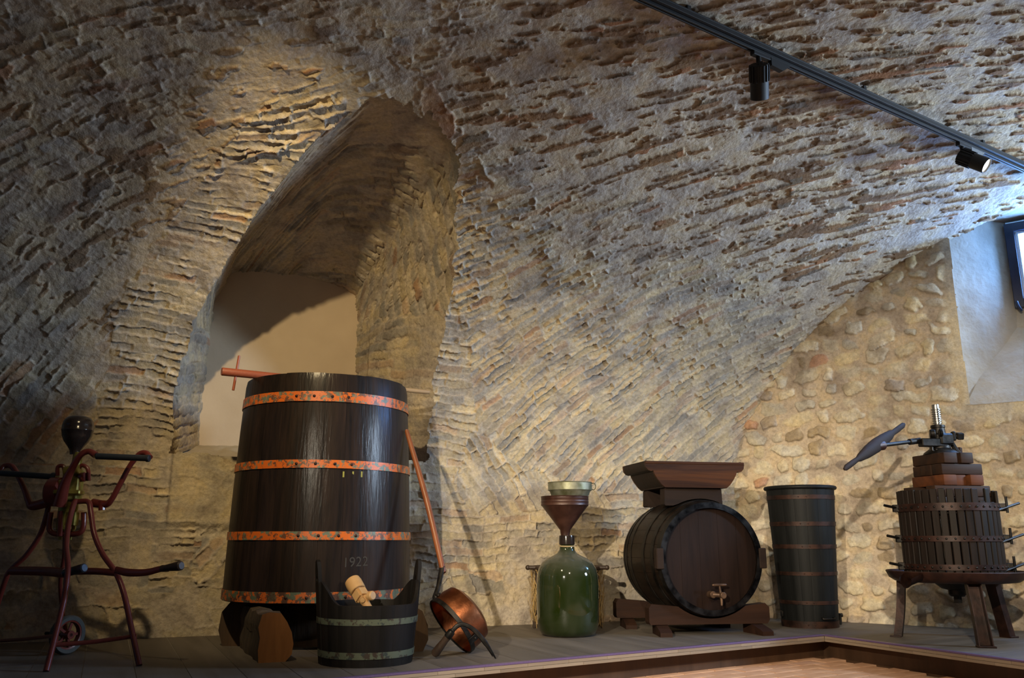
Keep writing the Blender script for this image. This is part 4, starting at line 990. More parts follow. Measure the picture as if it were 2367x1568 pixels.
# pale wooden tap lying in the bucket against its front rim
tq = at(826, 1363, 5.24); ta = Vector((0.50, -0.42, -0.62)).normalized()
tap = empty('wooden_tap', tq); tag(tap, 'pale turned wooden tap resting inside the black bucket', 'tap')
M = frame_z(ta) @ Matrix.Translation((0, 0, -0.075))
bm = BM(); add_lathe(bm, [(0, 0), (0.040, 0), (0.047, 0.006), (0.050, 0.03), (0.048, 0.085), (0.044, 0.088), (0, 0.088)], 24, M)
b = bmesh.new(); bmesh.ops.create_cube(b, size=1); bmesh.ops.scale(b, vec=(0.075, 0.075, 0.075), verts=b.verts); bmesh.ops.bevel(b, geom=list(b.edges), offset=0.012, segments=2, affect='EDGES')
b.transform(M @ Matrix.Translation((0, 0, 0.120))); merge(bm, b); obj('barrel', bm, M_PALE, tap)
bm = BM(); add_lathe(bm, [(0, 0.15), (0.030, 0.15), (0.024, 0.19), (0.020, 0.43), (0, 0.43)], 16, M); obj('spout', bm, M_PALE, tap)
bm = BM(); add_lathe(bm, [(0, 0), (0.012, 0), (0.013, 0.055), (0.026, 0.062), (0.027, 0.085), (0.022, 0.092), (0, 0.092)], 18, Matrix.Translation(M @ Vector((0, 0, 0.135))) @ frame_z((0.80, -0.55, 0.12))); obj('key', bm, M_PALE, tap)
bm = BM(); add_lathe(bm, [(0, 0.02), (0.012, 0.02), (0.014, 0.06), (0, 0.062)], 12, Matrix.Translation(M @ Vector((0, 0, 0.14))) @ frame_z((0.2, -0.93, -0.2))); obj('peg', bm, M_PALE, tap)

# ------------------------------------------------------------------ copper ladle leaning against the vat
lb = at(1085, 1508, 5.66)                                     # where its mouth rim touches the boards
mj = Vector((0.60, 0.10, -0.79)).normalized()                 # down along the mouth
mn = Vector((-0.74, -0.36, -0.60)); mn = (mn - mj * mn.dot(mj)).normalized()
RL = 0.200; mc = Vector((lb.x, lb.y, DZ + 0.006)) - mj * RL
lad = empty('copper_ladle', (mc.x, mc.y, mc.z)); tag(lad, 'copper ladle with a long orange-brown handle leaning against the right side of the vat', 'ladle')
side = mj.cross(mn).normalized()
MM = Matrix((( -mj.x, side.x, -mn.x, 0), (-mj.y, side.y, -mn.y, 0), (-mj.z, side.z, -mn.z, 0), (0, 0, 0, 1)))     # x: up to the handle, z: towards the pan's bottom
bm = BM(); add_lathe(bm, [(RL, 0.0), (RL - 0.002, 0.10), (RL - 0.012, 0.150), (RL - 0.045, 0.172), (0, 0.178), (0, 0.172), (RL - 0.048, 0.166), (RL - 0.016, 0.146), (RL - 0.006, 0.10), (RL - 0.004, 0.0)], 48, MM, close=False); obj('pan', bm, M_COPP, lad, angle=40)
bm = BM(); add_lathe(bm, [(RL + 0.0045, -0.002), (RL + 0.0045, 0.026), (RL, 0.026), (RL - 0.006, 0.0), (RL - 0.006, -0.002)], 48, MM, close=True); obj('rim_band', bm, M_IRON, lad)
hb_ = MM @ Vector((RL + 0.004, 0, 0.03))
htop = at(943, 1006, 6.12) - mc; hmid = at(1024, 1318, 5.76) - mc
bm = BM(); add_tube(bm, [hb_ + (MM @ Vector((-0.05, 0, 0.03)) - MM @ Vector((0, 0, 0))) * 0.3, hb_, hb_ + (hmid - hb_) * 0.4, hmid + (htop - hmid) * 0.02], [0.020, 0.021, 0.017, 0.021], 12, 4, flat=0.7); obj('socket', bm, M_IRON, lad)
bm = BM(); add_tube(bm, [hmid, hmid + (htop - hmid) * 0.02, hmid + (htop - hmid) * 0.5 + Vector((0.012, 0, 0)), htop, htop + (htop - hmid).normalized() * 0.012], [0.0165, 0.0195, 0.021, 0.017, 0.006], 14, 5); obj('handle', bm, M_LADH, lad)
bm = BM()
add_tube(bm, [MM @ Vector((RL + 0.006, -0.05, 0.06)), MM @ Vector((RL + 0.012, 0, 0.035)), MM @ Vector((RL + 0.006, 0.05, 0.06))], [0.004, 0.012, 0.004], 8, 4, flat=0.5); 
for s in (-0.035, 0.035): add_sphere(bm, MM @ Vector((RL + 0.004, s, 0.045)), 0.007, 5)
obj('handle_plate', bm, M_IRON, lad)
bm = BM(); add_box(bm, None, (0.005, 0.05, 0.07), bev=0.002, mat=MM @ Matrix.Rotation(math.radians(-128), 4, 'Z') @ Matrix.Translation((RL + 0.005, 0, 0.03)))
add_sphere(bm, (MM @ Matrix.Rotation(math.radians(-128), 4, 'Z')) @ Vector((RL + 0.010, 0, 0.04)), 0.007, 5); obj('repair_plate', bm, M_IRON, lad)

# ------------------------------------------------------------------ curved iron tool with a wooden grip
g0 = at(1003, 1521, 5.42); g0.z = DZ + 0.022; g1 = at(1043, 1462, 5.36); g2 = at(1146, 1527, 5.40); g2.z = DZ + 0.004
hk = empty('curved_iron_tool', (g0.x, g0.y, DZ)); tag(hk, 'curved dark iron tool with a wooden grip standing arched in front of the copper ladle', 'tool')
o_ = Vector((g0.x, g0.y, DZ)); gd = (g1 - g0).normalized()
bm = BM(); add_lathe(bm, [(0, 0), (0.020, 0.002), (0.027, 0.02), (0.025, 0.06), (0.021, 0.12), (0.023, (g1 - g0).length - 0.03), (0.020, (g1 - g0).length), (0, (g1 - g0).length)], 18, Matrix.Translation(g0 - o_) @ frame_z(gd)); obj('grip', bm, M_TOOLH, hk)
bm = BM(); add_lathe(bm, [(0, -0.035), (0.0245, -0.035), (0.0235, 0.0), (0.017, 0.012), (0, 0.012)], 18, Matrix.Translation(g1 - o_) @ frame_z(gd)); obj('ferrule', bm, M_IRON, hk)
q = [g1, at(1058, 1447, 5.36), at(1075, 1445, 5.37), at(1098, 1459, 5.38), at(1122, 1487, 5.39), g2]
bm = BM(); add_tube(bm, [p - o_ for p in q], [0.013, 0.014, 0.012, 0.014, 0.015, 0.004], 8, 6, flat=0.45); obj('blade', bm, M_IRON, hk)
bm = BM(); add_tube(bm, [at(1112, 1475, 5.385) - o_, at(1126, 1497, 5.40) - o_, at(1139, 1519, 5.41) - o_], [0.006, 0.006, 0.002], 6, 4, flat=0.5); obj('tine', bm, M_IRON, hk)

# ------------------------------------------------------------------ demijohn, funnel, strainer, basket
DC = Vector((0.425, 6.72, DZ))
dj = empty('demijohn', DC); tag(dj, 'large dusty green glass demijohn with a funnel in its neck', 'demijohn')
po = [(0, 0.004), (0.10, 0.0), (0.175, 0.002), (0.205, 0.016), (0.224, 0.05), (0.234, 0.11), (0.237, 0.22), (0.237, 0.36), (0.234, 0.43), (0.222, 0.485), (0.196, 0.53), (0.155, 0.562), (0.110, 0.582), (0.078, 0.60), (0.060, 0.625), (0.0555, 0.655), (0.0550, 0.70), (0.0550, 0.728)]
pi_ = [(max(0, r - 0.005), z + (0.006 if z < 0.02 else -0.001)) for r, z in po][::-1]; pi_[-1] = (0, 0.012)
bm = BM(); add_lathe(bm, po + pi_, 56); obj('glass_body', bm, M_GLASS, dj, angle=60)
bm = BM(); add_lathe(bm, [(0.056, 0.664), (0.0605, 0.668), (0.0605, 0.722), (0.058, 0.735), (0.050, 0.735), (0.050, 0.664)], 32, close=True); obj('lip', bm, M_BULB, dj)
bm = BM()
for zz0 in (0.654, 0.659): add_tube(bm, [(0.0605 * math.cos(a), 0.0605 * math.sin(a), zz0 + 0.004 * math.sin(a)) for a in np.linspace(0, 2 * PI, 25)], 0.0022, 6)
add_tube(bm, [(0.055, -0.025, 0.656), (0.078, -0.035, 0.625), (0.095, -0.035, 0.595), (0.105, -0.03, 0.588)], 0.0018, 6, 3)
add_tube(bm, [(-0.052, -0.03, 0.66), (-0.082, -0.035, 0.675), (-0.095, -0.03, 0.66)], 0.0018, 6, 3)
obj('cord', bm, M_CORD, dj)
fu_ = empty('funnel', DC + Vector((-0.012, 0, 0.700))); tag(fu_, 'brown enamel funnel standing in the neck of the demijohn', 'funnel')
bm = BM(); add_lathe(bm, [(0.030, 0.0), (0.036, 0.045), (0.040, 0.075), (0.182, 0.262), (0.178, 0.262), (0.036, 0.078), (0.032, 0.046), (0.026, 0.0)], 48, close=True); obj('cone', bm, M_FUNN, fu_)
bm = BM(); add_lathe(bm, [(0.182, 0.258), (0.186, 0.262), (0.186, 0.278), (0.184, 0.281), (0.186, 0.284), (0.186, 0.300), (0.184, 0.303), (0.186, 0.306), (0.186, 0.325), (0.189, 0.329), (0.186, 0.333), (0.182, 0.329), (0.180, 0.262)], 48, close=True); obj('band', bm, M_FUNN, fu_)
st = empty('strainer_cup', DC + Vector((0.030, 0.0, 0.700 + 0.312))); tag(st, 'shallow tarnished green-grey metal strainer with a ring handle set in the brown funnel', 'strainer')
bm = BM(); add_lathe(bm, [(0, 0.002), (0.115, 0.0), (0.148, 0.030), (0.158, 0.058), (0.172, 0.068), (0.172, 0.122), (0.176, 0.126), (0.172, 0.130), (0.168, 0.126), (0.168, 0.070), (0.154, 0.062), (0.144, 0.034), (0.112, 0.006), (0, 0.006)], 48); obj('bowl', bm, M_OLIV, st)
bm = BM(); add_tube(bm, [(0.165 + 0.038 * (1 - math.cos(a)) / 2 * 1.0 + 0.0, 0, 0.098 - 0.026 * math.sin(a)) for a in np.linspace(0.001, 2 * PI, 19)], 0.012, 8, flat=0.25, up=(0, 1, 0)); obj('ring_handle', bm, M_OLIV, st)
BK = Vector((0.455, 7.30, DZ))
bk = empty('straw_basket', BK); tag(bk, 'straw-lined wooden carrying basket standing behind the demijohn', 'basket')
bm = BM()
add_tube(bm, [(0.285 * math.cos(a), 0.285 * math.sin(a), 0.475) for a in np.linspace(0, 2 * PI, 33)], 0.017, 8)
obj('rim', bm, M_TOOLH, bk)
for s in (-1, 1):
    bm = BM(); add_cyl(bm, (s * 0.24, -0.12, 0.480), (s * 0.335, -0.12, 0.480), 0.017, 12, bev=0.004); add_sphere(bm, (s * 0.325, -0.12, 0.480), 0.021, 6); obj('rim_knob', bm, M_TOOLH, bk)
for k in range(14):
    a = 2 * PI * (k + 0.5) / 14; bm = BM(); add_box(bm, None, (0.010, 0.030, 0.470), bev=0.002, mat=Matrix.Rotation(a, 4, 'Z') @ Matrix.Translation((0.272, 0, 0.235)) @ Matrix.Rotation(-0.05, 4, 'Y')); obj('slat', bm, M_TOOLH, bk)
bm = BM(); add_lathe(bm, [(0.262, 0.10), (0.275, 0.10), (0.275, 0.13), (0.262, 0.13)], 32, close=True); obj('band', bm, M_TOOLH, bk)
bm = BM(); rs_ = random.Random(5)
for k in range(1300):
    a = rs_.uniform(0, 2 * PI); z = rs_.uniform(0.0, 0.46); l = rs_.uniform(0.04, 0.12); r = 0.285 + rs_.uniform(-0.02, 0.020)
    p = Vector((r * math.cos(a), r * math.sin(a), z)); d = Vector((rs_.uniform(-0.35, 0.35), rs_.uniform(-0.35, 0.35), 1)).normalized() * l
    q2 = p + d
    if q2.z > 0.465: q2.z = 0.465
    w = Vector((-math.sin(a), math.cos(a), 0)) * 0.0034; nrm = Vector((math.cos(a), math.sin(a), 0)) * 0.0015
    v = [bm.verts.new(t) for t in (p - w, p + w, p + nrm, q2 - w, q2 + w, q2 + nrm)]
    bm.faces.new((v[0], v[1], v[4], v[3])); bm.faces.new((v[1], v[2], v[5], v[4])); bm.faces.new((v[2], v[0], v[3], v[5]))
for v in bm.verts: v.co.z = max(0.002, v.co.z)
sw = obj('straw', bm, M_STRAW, bk, angle=0); sw['kind'] = 'stuff'
# ------------------------------------------------------------------ barrel on its cradle
M_CHIME = mat_metal('grey_chime_iron', (0.016, 0.016, 0.017), (0.060, 0.060, 0.062), 0.34, 1.0)
BY = math.radians(13.0)                                        # the barrel's axis turns this far to the left, away from us
BF = Vector((1.545, 6.74, 0.762))                              # centre of the front head
bar = empty('wine_barrel', (BF.x, BF.y, BF.z), BY); tag(bar, 'dark wooden barrel lying on a cradle with a tap in its head', 'barrel')
LBAR = 0.80
def br_(y): t = (y / LBAR) * 2 - 1; return 0.468 - 0.045 * t * t
RX = Matrix.Rotation(-PI / 2, 4, 'X')                           # lathe axis z -> +y
NS_ = 26
for k in range(NS_):
    a0 = 2 * PI * k / NS_; a1 = 2 * PI * (k + 1) / NS_
    b = stave_bm(a0, a1, [(br_(LBAR * i / 8), LBAR * i / 8) for i in range(9)], 0.030, 3, 0.0008); b.transform(RX); obj('stave', b, M_BARR, bar)
for y0, y1, m in ((0.0, 0.050, M_IRON), (0.10, 0.140, M_IRON), (0.245, 0.285, M_IRON), (0.52, 0.56, M_IRON), (0.66, 0.70, M_IRON), (0.75, 0.80, M_IRON)):
    b = hoop_bm(br_(y0) + 0.0012, y0, br_(y1) + 0.0012, y1, 0.0035, 80); b.transform(RX); obj('hoop', b, m, bar)
bm = BM(); add_lathe(bm, [(br_(0) - 0.040, -0.003), (br_(0) + 0.005, -0.003), (br_(0) + 0.005, 0.006), (br_(0) - 0.036, 0.006)], 80, RX, close=True); obj('chime_ring', bm, M_CHIME, bar)
for yh, dirn in ((0.045, 1), (0.755, -1)):
    for i in range(5):
        x0, x1 = -0.395 + 0.158 * i, -0.395 + 0.158 * (i + 1) - 0.0015; n = 8; up_ = []; lo_ = []
        for j in range(n + 1):
            x = x0 + (x1 - x0) * j / n; h = math.sqrt(max(0, 0.395 ** 2 - x * x)); up_.append((x, h)); lo_.append((x, -h))
        bm = BM(); poly = lo_ + up_[::-1]; cl = [poly[0]]
        for p in poly[1:]:
            if math.hypot(p[0] - cl[-1][0], p[1] - cl[-1][1]) > 1e-4: cl.append(p)
        if math.hypot(cl[0][0] - cl[-1][0], cl[0][1] - cl[-1][1]) < 1e-4: cl.pop()
        add_prism(bm, cl, -0.009, 0.009, Matrix.Translation((0, yh, 0)) @ Matrix.Rotation(PI / 2, 4, 'X')); obj('head_board', bm, M_HEAD, bar, angle=20)
for s in (-1, 1):
    bm = BM(); add_box(bm, (s * 0.430, 0.012, 0.0), (0.060, 0.055, 0.155), bev=0.006); obj('lug', bm, M_BLOK, bar)
# the tap
tp = Vector((0.03, -0.0, -0.268))
bm = BM()
add_cyl(bm, tp + Vector((-0.045, 0.045, 0.0)), tp + Vector((-0.045, -0.030, 0.0)), 0.026, 16, bev=0.004)
add_cyl(bm, tp + Vector((-0.045, -0.012, 0.0)), tp + Vector((0.020, -0.040, -0.004)), 0.019, 16, bev=0.003)
add_cyl(bm, tp + Vector((0.018, -0.010, -0.004)), tp + Vector((0.018, -0.075, -0.004)), 0.025, 16, bev=0.005)
add_cyl(bm, tp + Vector((0.010, -0.045, -0.010)), tp + Vector((0.008, -0.050, -0.080)), 0.012, 12, 0.009, bev=0.002)
M_TAPM = mat_metal('tarnished_tap', (0.075, 0.042, 0.026), (0.19, 0.11, 0.065), 0.4, 0.5)
tpo = obj('tap', bm, M_TAPM, bar)
bm = BM(); add_cyl(bm, tp + Vector((0.006, -0.045, 0.005)), tp + Vector((0.000, -0.045, 0.065)), 0.010, 12, 0.008)
add_tube(bm, [tp + Vector((x, -0.045, 0.072)) for x in (-0.060, -0.050, -0.02, 0.02, 0.050, 0.060)], [0.004, 0.009, 0.011, 0.011, 0.009, 0.004], 12, 3); obj('tap_key', bm, M_TAPM, tpo)

def cradle(off_y, label, length, xc, z0, z1, feet=True, mat=None):
    p = BF + Matrix.Rotation(BY, 3, 'Z') @ Vector((xc, off_y, 0)); p.z = DZ
    o = empty('cradle_beam', p, BY * 0.6); tag(o, label, 'beam', None)
    h = length / 2; poly = [(-h + 0.01, z0), (h - 0.02, z0), (h, z0 + 0.03), (h, z1 - 0.03), (h - 0.03, z1)]
    n = 12; cz = (BF.z - DZ); rr_b = br_(max(0.0, min(LBAR, off_y))) + 0.0065
    arc = []
    for i in range(n + 1):
        x = 0.27 - 0.54 * i / n; zc = cz - math.sqrt(max(0.0, rr_b ** 2 - x * x)); arc.append((x - xc, min(z1, zc)))
    poly += [a for a in arc if a[1] < z1 - 0.001] + [(-h + 0.02, z1), (-h, z1 - 0.03), (-h, z0 + 0.02)]
    bm = BM(); add_prism(bm, poly, -0.055, 0.055, Matrix.Rotation(PI / 2, 4, 'X'))
    bmesh.ops.triangulate(bm, faces=[f for f in bm.faces if len(f.verts) > 4])
    obj('beam', bm, mat or M_CRAD, o, angle=25)
    if feet:
        for s in (-1, 1):
            bm = BM(); add_prism(bm, [(-0.20, 0.0), (0.10, 0.0), (0.10, z0 + 0.002), (-0.02, z0 + 0.002), (-0.16, 0.045), (-0.20, 0.03)], -0.045, 0.045, Matrix.Rotation(PI / 2, 4, 'X'))
            bm.transform(Matrix.Translation((s * (h - 0.105), 0.0, 0)) @ Matrix.Rotation(PI / 2 + 0.10 * s, 4, 'Z')); obj('foot', bm, mat or M_CRAD, o, angle=25)
    return o
cradle(0.085, 'reddish-brown cradle beam under the front of the barrel, on two wedge feet', 0.96, -0.02, 0.075, 0.225)
cradle(0.70, 'reddish-brown cradle beam under the back of the barrel', 0.96, -0.06, 0.075, 0.225)

def saddle(off_y, length, xc, z1, label, mat):
    p = BF + Matrix.Rotation(BY, 3, 'Z') @ Vector((xc, off_y, 0)); rr_b = br_(off_y) + 0.0062
    o = empty('saddle_block', (p.x, p.y, BF.z), BY); tag(o, label, 'block')
    h = length / 2; zb = 0.405; arc = []
    for i in range(13):
        x = -0.24 + 0.48 * i / 12; zc = math.sqrt(max(0, rr_b ** 2 - x * x)); arc.append((x - xc, max(zb, zc)))
    arc = [a for a in arc if -h < a[0] < h]
    poly = [(-h, zb + 0.01), (-h + 0.01, zb)] + arc + [(h - 0.01, zb), (h, zb + 0.01), (h - 0.004, z1 - 0.01), (h - 0.014, z1), (-h + 0.014, z1), (-h + 0.004, z1 - 0.01)]
    bm = BM(); add_prism(bm, poly, -0.045, 0.045, Matrix.Rotation(PI / 2, 4, 'X')); bmesh.ops.triangulate(bm, faces=[f for f in bm.faces if len(f.verts) > 4])
    obj('block', bm, mat, o, angle=25); return o
SZ = 0.545
saddle(0.19, 0.50, -0.06, SZ, 'dark wooden saddle block on the front of the barrel, under the trough', M_BLOK)
saddle(0.56, 0.50, -0.06, SZ, 'dark wooden saddle block on the back of the barrel, under the trough', M_BLOK)

# trough on top of the saddle blocks
TRZ = BF.z + SZ; tpz = BF + Matrix.Rotation(BY, 3, 'Z') @ Vector((-0.045, 0.375, 0))
tr = empty('wooden_trough', (tpz.x, tpz.y, TRZ), BY * 0.9); tag(tr, 'orange-brown wooden trough with flared ends on top of the barrel', 'trough')
halfs = [(0.262, 0.0), (0.292, 0.024), (0.328, 0.070), (0.350, 0.108), (0.358, 0.132), (0.376, 0.126), (0.400, 0.134), (0.418, 0.155), (0.424, 0.182), (0.424, 0.205)]
profT = [(-x, z) for x, z in halfs[::-1]] + halfs
for y, mat, nm in ((-0.262, M_TRAY, 'side_board'), (0.262, M_TRAY, 'side_board')):
    bm = BM(); add_prism(bm, profT, -0.012, 0.012, Matrix.Translation((0, y, 0)) @ Matrix.Rotation(PI / 2, 4, 'X')); bmesh.ops.triangulate(bm, faces=[f for f in bm.faces if len(f.verts) > 4]); obj(nm, bm, mat, tr, angle=20)
def strip(pr, t, y0, y1):
    bm = BM(); n = len(pr); o1 = []; i1 = []
    for (x, z) in pr:
        sgn = 1 if x > 0 else -1
        o1.append((x, z)); i1.append((x - sgn * t, z + t * 0.3))
    for y in (y0, y1): pass
    vo = [[bm.verts.new((x, y, z)) for x, z in o1] for y in (y0, y1)]; vi = [[bm.verts.new((x, y, z)) for x, z in i1] for y in (y0, y1)]
    for i in range(n - 1):
        bm.faces.new((vo[0][i], vo[0][i + 1], vo[1][i + 1], vo[1][i])); bm.faces.new((vi[0][i], vi[1][i], vi[1][i + 1], vi[0][i + 1]))
        for e in (0, 1): bm.faces.new((vo[e][i], vi[e][i], vi[e][i + 1], vo[e][i + 1]))
    for i in (0, n - 1): bm.faces.new((vo[0][i], vo[1][i], vi[1][i], vi[0][i]))
    return bm
for s in (-1, 1): obj('flared_end', strip([(s * x, z) for x, z in halfs], 0.022, -0.25, 0.25), M_TRAYD, tr, angle=30)
bm = BM(); add_box(bm, (0, 0, 0.011), (0.545, 0.50, 0.022)); obj('bottom_board', bm, M_TRAYD, tr, angle=0)
for y in (-0.268, 0.268):
    bm = BM(); add_box(bm, (0, y, 0.196), (0.846, 0.022, 0.020), bev=0.003); obj('rim_strip', bm, M_TRAY, tr)

# ------------------------------------------------------------------ tall staved carrier
CC = Vector((2.495, 7.42, DZ))
ct = empty('grape_carrier', CC); tag(ct, 'tall tapering black staved container between the barrel and the press', 'container')
def cr_(z): return 0.226 + 0.056 * z / 1.15
NC = 18
for k in range(NC):
    b = stave_bm(2 * PI * k / NC, 2 * PI * (k + 1) / NC, [(cr_(0), 0), (cr_(0.4), 0.4), (cr_(0.8), 0.8), (cr_(1.13), 1.13)], 0.016, 4, 0.0006); obj('stave', b, M_BREN, ct)
bm = BM(); add_lathe(bm, [(0, 0.02), (0.212, 0.02), (0.212, 0.035), (0, 0.035)], 32); obj('bottom_board', bm, M_BREN, ct)
bm = BM(); add_tube(bm, [((cr_(1.14) + 0.004) * math.cos(a), (cr_(1.14) + 0.004) * math.sin(a), 1.135) for a in np.linspace(0, 2 * PI, 49)], 0.017, 10); obj('rim', bm, M_BREN, ct)
for z0, z1 in ((1.035, 1.07), (0.815, 0.85), (0.63, 0.665), (0.415, 0.445), (0.185, 0.215), (0.0, 0.055)):
    h = obj('hoop', hoop_bm(cr_(z0) + 0.001, z0, cr_(z1) + 0.001, z1, 0.003, 56), M_RUST, ct)
    obj('rivet', rivets_bm(cr_((z0 + z1) / 2) + 0.004, (z0 + z1) / 2, (-1.95, -1.72, 2.0), 0.006), M_RUST, h)
bm = BM(); add_tube(bm, [(0.02, -0.238, 0.085), (0.03, -0.262, 0.078), (0.12, -0.238, 0.078), (0.12, -0.205, 0.085)], 0.007, 8, 4); obj('foot_handle', bm, M_IRON, ct)
bm = BM(); add_box(bm, (0.240, -0.03, 0.06), (0.022, 0.045, 0.09), bev=0.006); add_cyl(bm, (0.240, -0.03, 0.09), (0.266, -0.035, 0.09), 0.016, 10, bev=0.003); obj('strap_lug', bm, M_IRON, ct)
bm = BM(); add_box(bm, (-0.236, -0.02, 0.10), (0.018, 0.04, 0.05), bev=0.005); obj('strap_lug', bm, M_IRON, ct)

# ------------------------------------------------------------------ the wine press
PCN = Vector((3.25, 6.42, DZ))
pr = empty('wine_press', PCN); tag(pr, 'screw wine press with a slatted basket, timber blocks and a three-legged iron tray', 'press')
# tray with its lip and spout
bm = BM(); add_lathe(bm, [(0, 0.418), (0.35, 0.420), (0.40, 0.426), (0.437, 0.444), (0.459, 0.480), (0.465, 0.483), (0.469, 0.478), (0.448, 0.433), (0.410, 0.408), (0.35, 0.402), (0, 0.400)], 56)
tray_ = obj('tray', bm, M_CAST, pr)
sa = math.radians(-152); sd = Vector((math.cos(sa), math.sin(sa), 0)); sx = Vector((-sd.y, sd.x, 0))
bm = BM(); ri = []
for t, (r, w, z) in enumerate(((0.39, 0.085, 0.43), (0.455, 0.078, 0.418), (0.515, 0.064, 0.402), (0.548, 0.050, 0.385))):
    ri.append([bm.verts.new(sd * r + sx * (w * math.sin(q)) + Vector((0, 0, z + 0.06 - 0.075 * math.cos(q)))) for q in np.linspace(-1.45, 1.45, 9)])
for a, b in zip(ri[:-1], ri[1:]):
    for i in range(8): bm.faces.new((a[i], a[i + 1], b[i + 1], b[i]))
g = bmesh.ops.solidify(bm, geom=list(bm.faces), thickness=0.007); obj('spout', bm, M_CAST, tray_)
# legs: channel-section iron, splayed
def pleg(ang, rt, rb, ztop, curve=0.0, width=0.085):
    d = Vector((math.cos(ang), math.sin(ang), 0)); sdv = Vector((-d.y, d.x, 0)); bm = BM(); n = 7; sec = [(-1, 0.055), (-1, 0.0), (1, 0.0), (1, 0.055), (0.84, 0.055), (0.84, 0.009), (-0.84, 0.009), (-0.84, 0.055)]; sec = [(x, y - 0.02) for x, y in sec]
    rings = []
    for i in range(n + 1):
        t = i / n; r = rt + (rb - rt) * (t + curve * math.sin(PI * t)); z = ztop * (1 - t); w = width / 2 * (0.92 + 0.16 * abs(t - 0.45))
        rings.append([bm.verts.new(d * (r + y) + sdv * (w * x) + Vector((0, 0, z))) for x, y in sec])
    m = len(sec)
    for a, b in zip(rings[:-1], rings[1:]):
        for k in range(m): bm.faces.new((a[k], a[(k + 1) % m], b[(k + 1) % m], b[k]))
    bm.faces.new(rings[0]); bm.faces.new(rings[-1][::-1]); bmesh.ops.triangulate(bm, faces=[f for f in bm.faces if len(f.verts) > 4])
    add_box(bm, d * (rb + 0.02) + Vector((0, 0, 0.006)), (0.075, width + 0.015, 0.012), (0, 0, ang), 0.002)
    obj('leg', bm, M_CAST, pr, angle=25)
pleg(math.radians(-100), 0.34, 0.445, 0.415, 0.06, 0.095)
pleg(math.radians(150), 0.36, 0.42, 0.415, -0.15, 0.10)
pleg(math.radians(20), 0.34, 0.43, 0.415, 0.0, 0.09)
bm = BM(); add_lathe(bm, [(0, 0.30), (0.045, 0.30), (0.060, 0.315), (0.060, 0.345), (0.10, 0.355), (0.16, 0.402), (0, 0.402)], 24); add_cyl(bm, (0, 0, 0.255), (0, 0, 0.30), 0.030, 6); obj('screw_foot', bm, M_IRON, pr)
# basket
NSL = 38; RBK = 0.338
HZ = ((0.905, 0.960), (0.690, 0.730), (0.492, 0.532))
for k in range(NSL):
    a = 2 * PI * k / NSL + 0.03; deg = math.degrees(a) % 360
    top = 1.055 + 0.008 * hsh(k, 4)
    if 281 < deg < 291: top = 0.972
    if 300 < deg < 313: top = 0.965
    if 313 <= deg < 330: top = 0.93
    if 330 <= deg < 345: top = 1.05
    w = 0.047
    bm = BM(); add_box(bm, None, (0.020, w, top - 0.435), bev=0.004, mat=Matrix.Rotation(a, 4, 'Z') @ Matrix.Translation((RBK - 0.010, 0, (top + 0.435) / 2)))
    obj('slat', bm, M_PSLT, pr)
for z0, z1 in HZ:
    h = obj('hoop', hoop_bm(RBK + 0.001, z0, RBK + 0.001, z1, 0.005, 76), M_CAST, pr)
    obj('rivet', rivets_bm(RBK + 0.0065, (z0 + z1) / 2, [2 * PI * k / NSL + 0.03 for k in range(NSL)], 0.0085), M_IRON, h)
    zc = (z0 + z1) / 2
    for an, l in ((math.radians(-26), 0.0), (math.radians(168), 0.0)):
        d = Vector((math.cos(an), math.sin(an), 0)); s_ = Vector((-d.y, d.x, 0))
        bm = BM(); add_box(bm, d * (RBK + 0.022) + Vector((0, 0, zc)), (0.045, 0.03, 0.055), (0, 0, an), 0.004)
        if an < 0:
            p = d * (RBK + 0.045); add_cyl(bm, p + Vector((-0.115, -0.06, zc - 0.030 )), p + Vector((0.115, 0.03, zc + 0.030)), 0.009, 10)
            add_cyl(bm, p + Vector((0, -0.01, zc - 0.04)), p + Vector((0, -0.01, zc + 0.075)), 0.009, 10)
        else:
            p = d * (RBK + 0.02); add_cyl(bm, p + Vector((0.02, 0, zc)), p + Vector((-0.10, -0.03, zc + 0.022)), 0.010, 10)
        obj('hinge_pin', bm, M_IRON, h)
# pressing timbers: each one a part
A9 = math.radians(11)
def beam(x, y, z, lx, ly, lz, mat, yaw=0.0):
    bm = BM(); add_box(bm, (0, 0, 0), (lx, ly, lz), bev=0.007, seg=2)
    o = obj('pressing_block', bm, mat, pr); R = Matrix.Rotation(A9, 3, 'Z'); p = R @ Vector((x, y, 0)); o.location = (p.x, p.y, z); o.rotation_euler[2] = A9 + yaw; return o
TH = 0.079
zt = 1.330
for i, (y0) in enumerate((-0.0,)): pass
beam(-0.062, 0.0, zt - TH / 2, 0.112, 0.36, TH, M_PBLK); beam(0.075, 0.0, zt - TH / 2, 0.105, 0.36, TH, M_PBLK)
beam(0.035, -0.110, zt - 1.5 * TH - 0.002, 0.34, 0.11, TH, M_PBLK); beam(-0.085, 0.02, zt - 1.5 * TH - 0.002, 0.10, 0.12, TH, M_PBLK); beam(0.04, 0.13, zt - 1.5 * TH - 0.002, 0.32, 0.11, TH, M_PBLK)
beam(-0.085, 0.0, zt - 2.5 * TH - 0.004, 0.11, 0.36, TH, M_PBLR); beam(0.13, 0.0, zt - 2.5 * TH - 0.004, 0.11, 0.38, TH, M_PBLR); beam(0.012, 0.02, zt - 2.5 * TH - 0.004, 0.10, 0.36, TH, M_PBLR)
beam(0.0, -0.14, zt - 3.5 * TH - 0.006, 0.46, 0.10, TH, M_PBLK); beam(0.0, 0.12, zt - 3.5 * TH - 0.006, 0.46, 0.10, TH, M_PBLK)
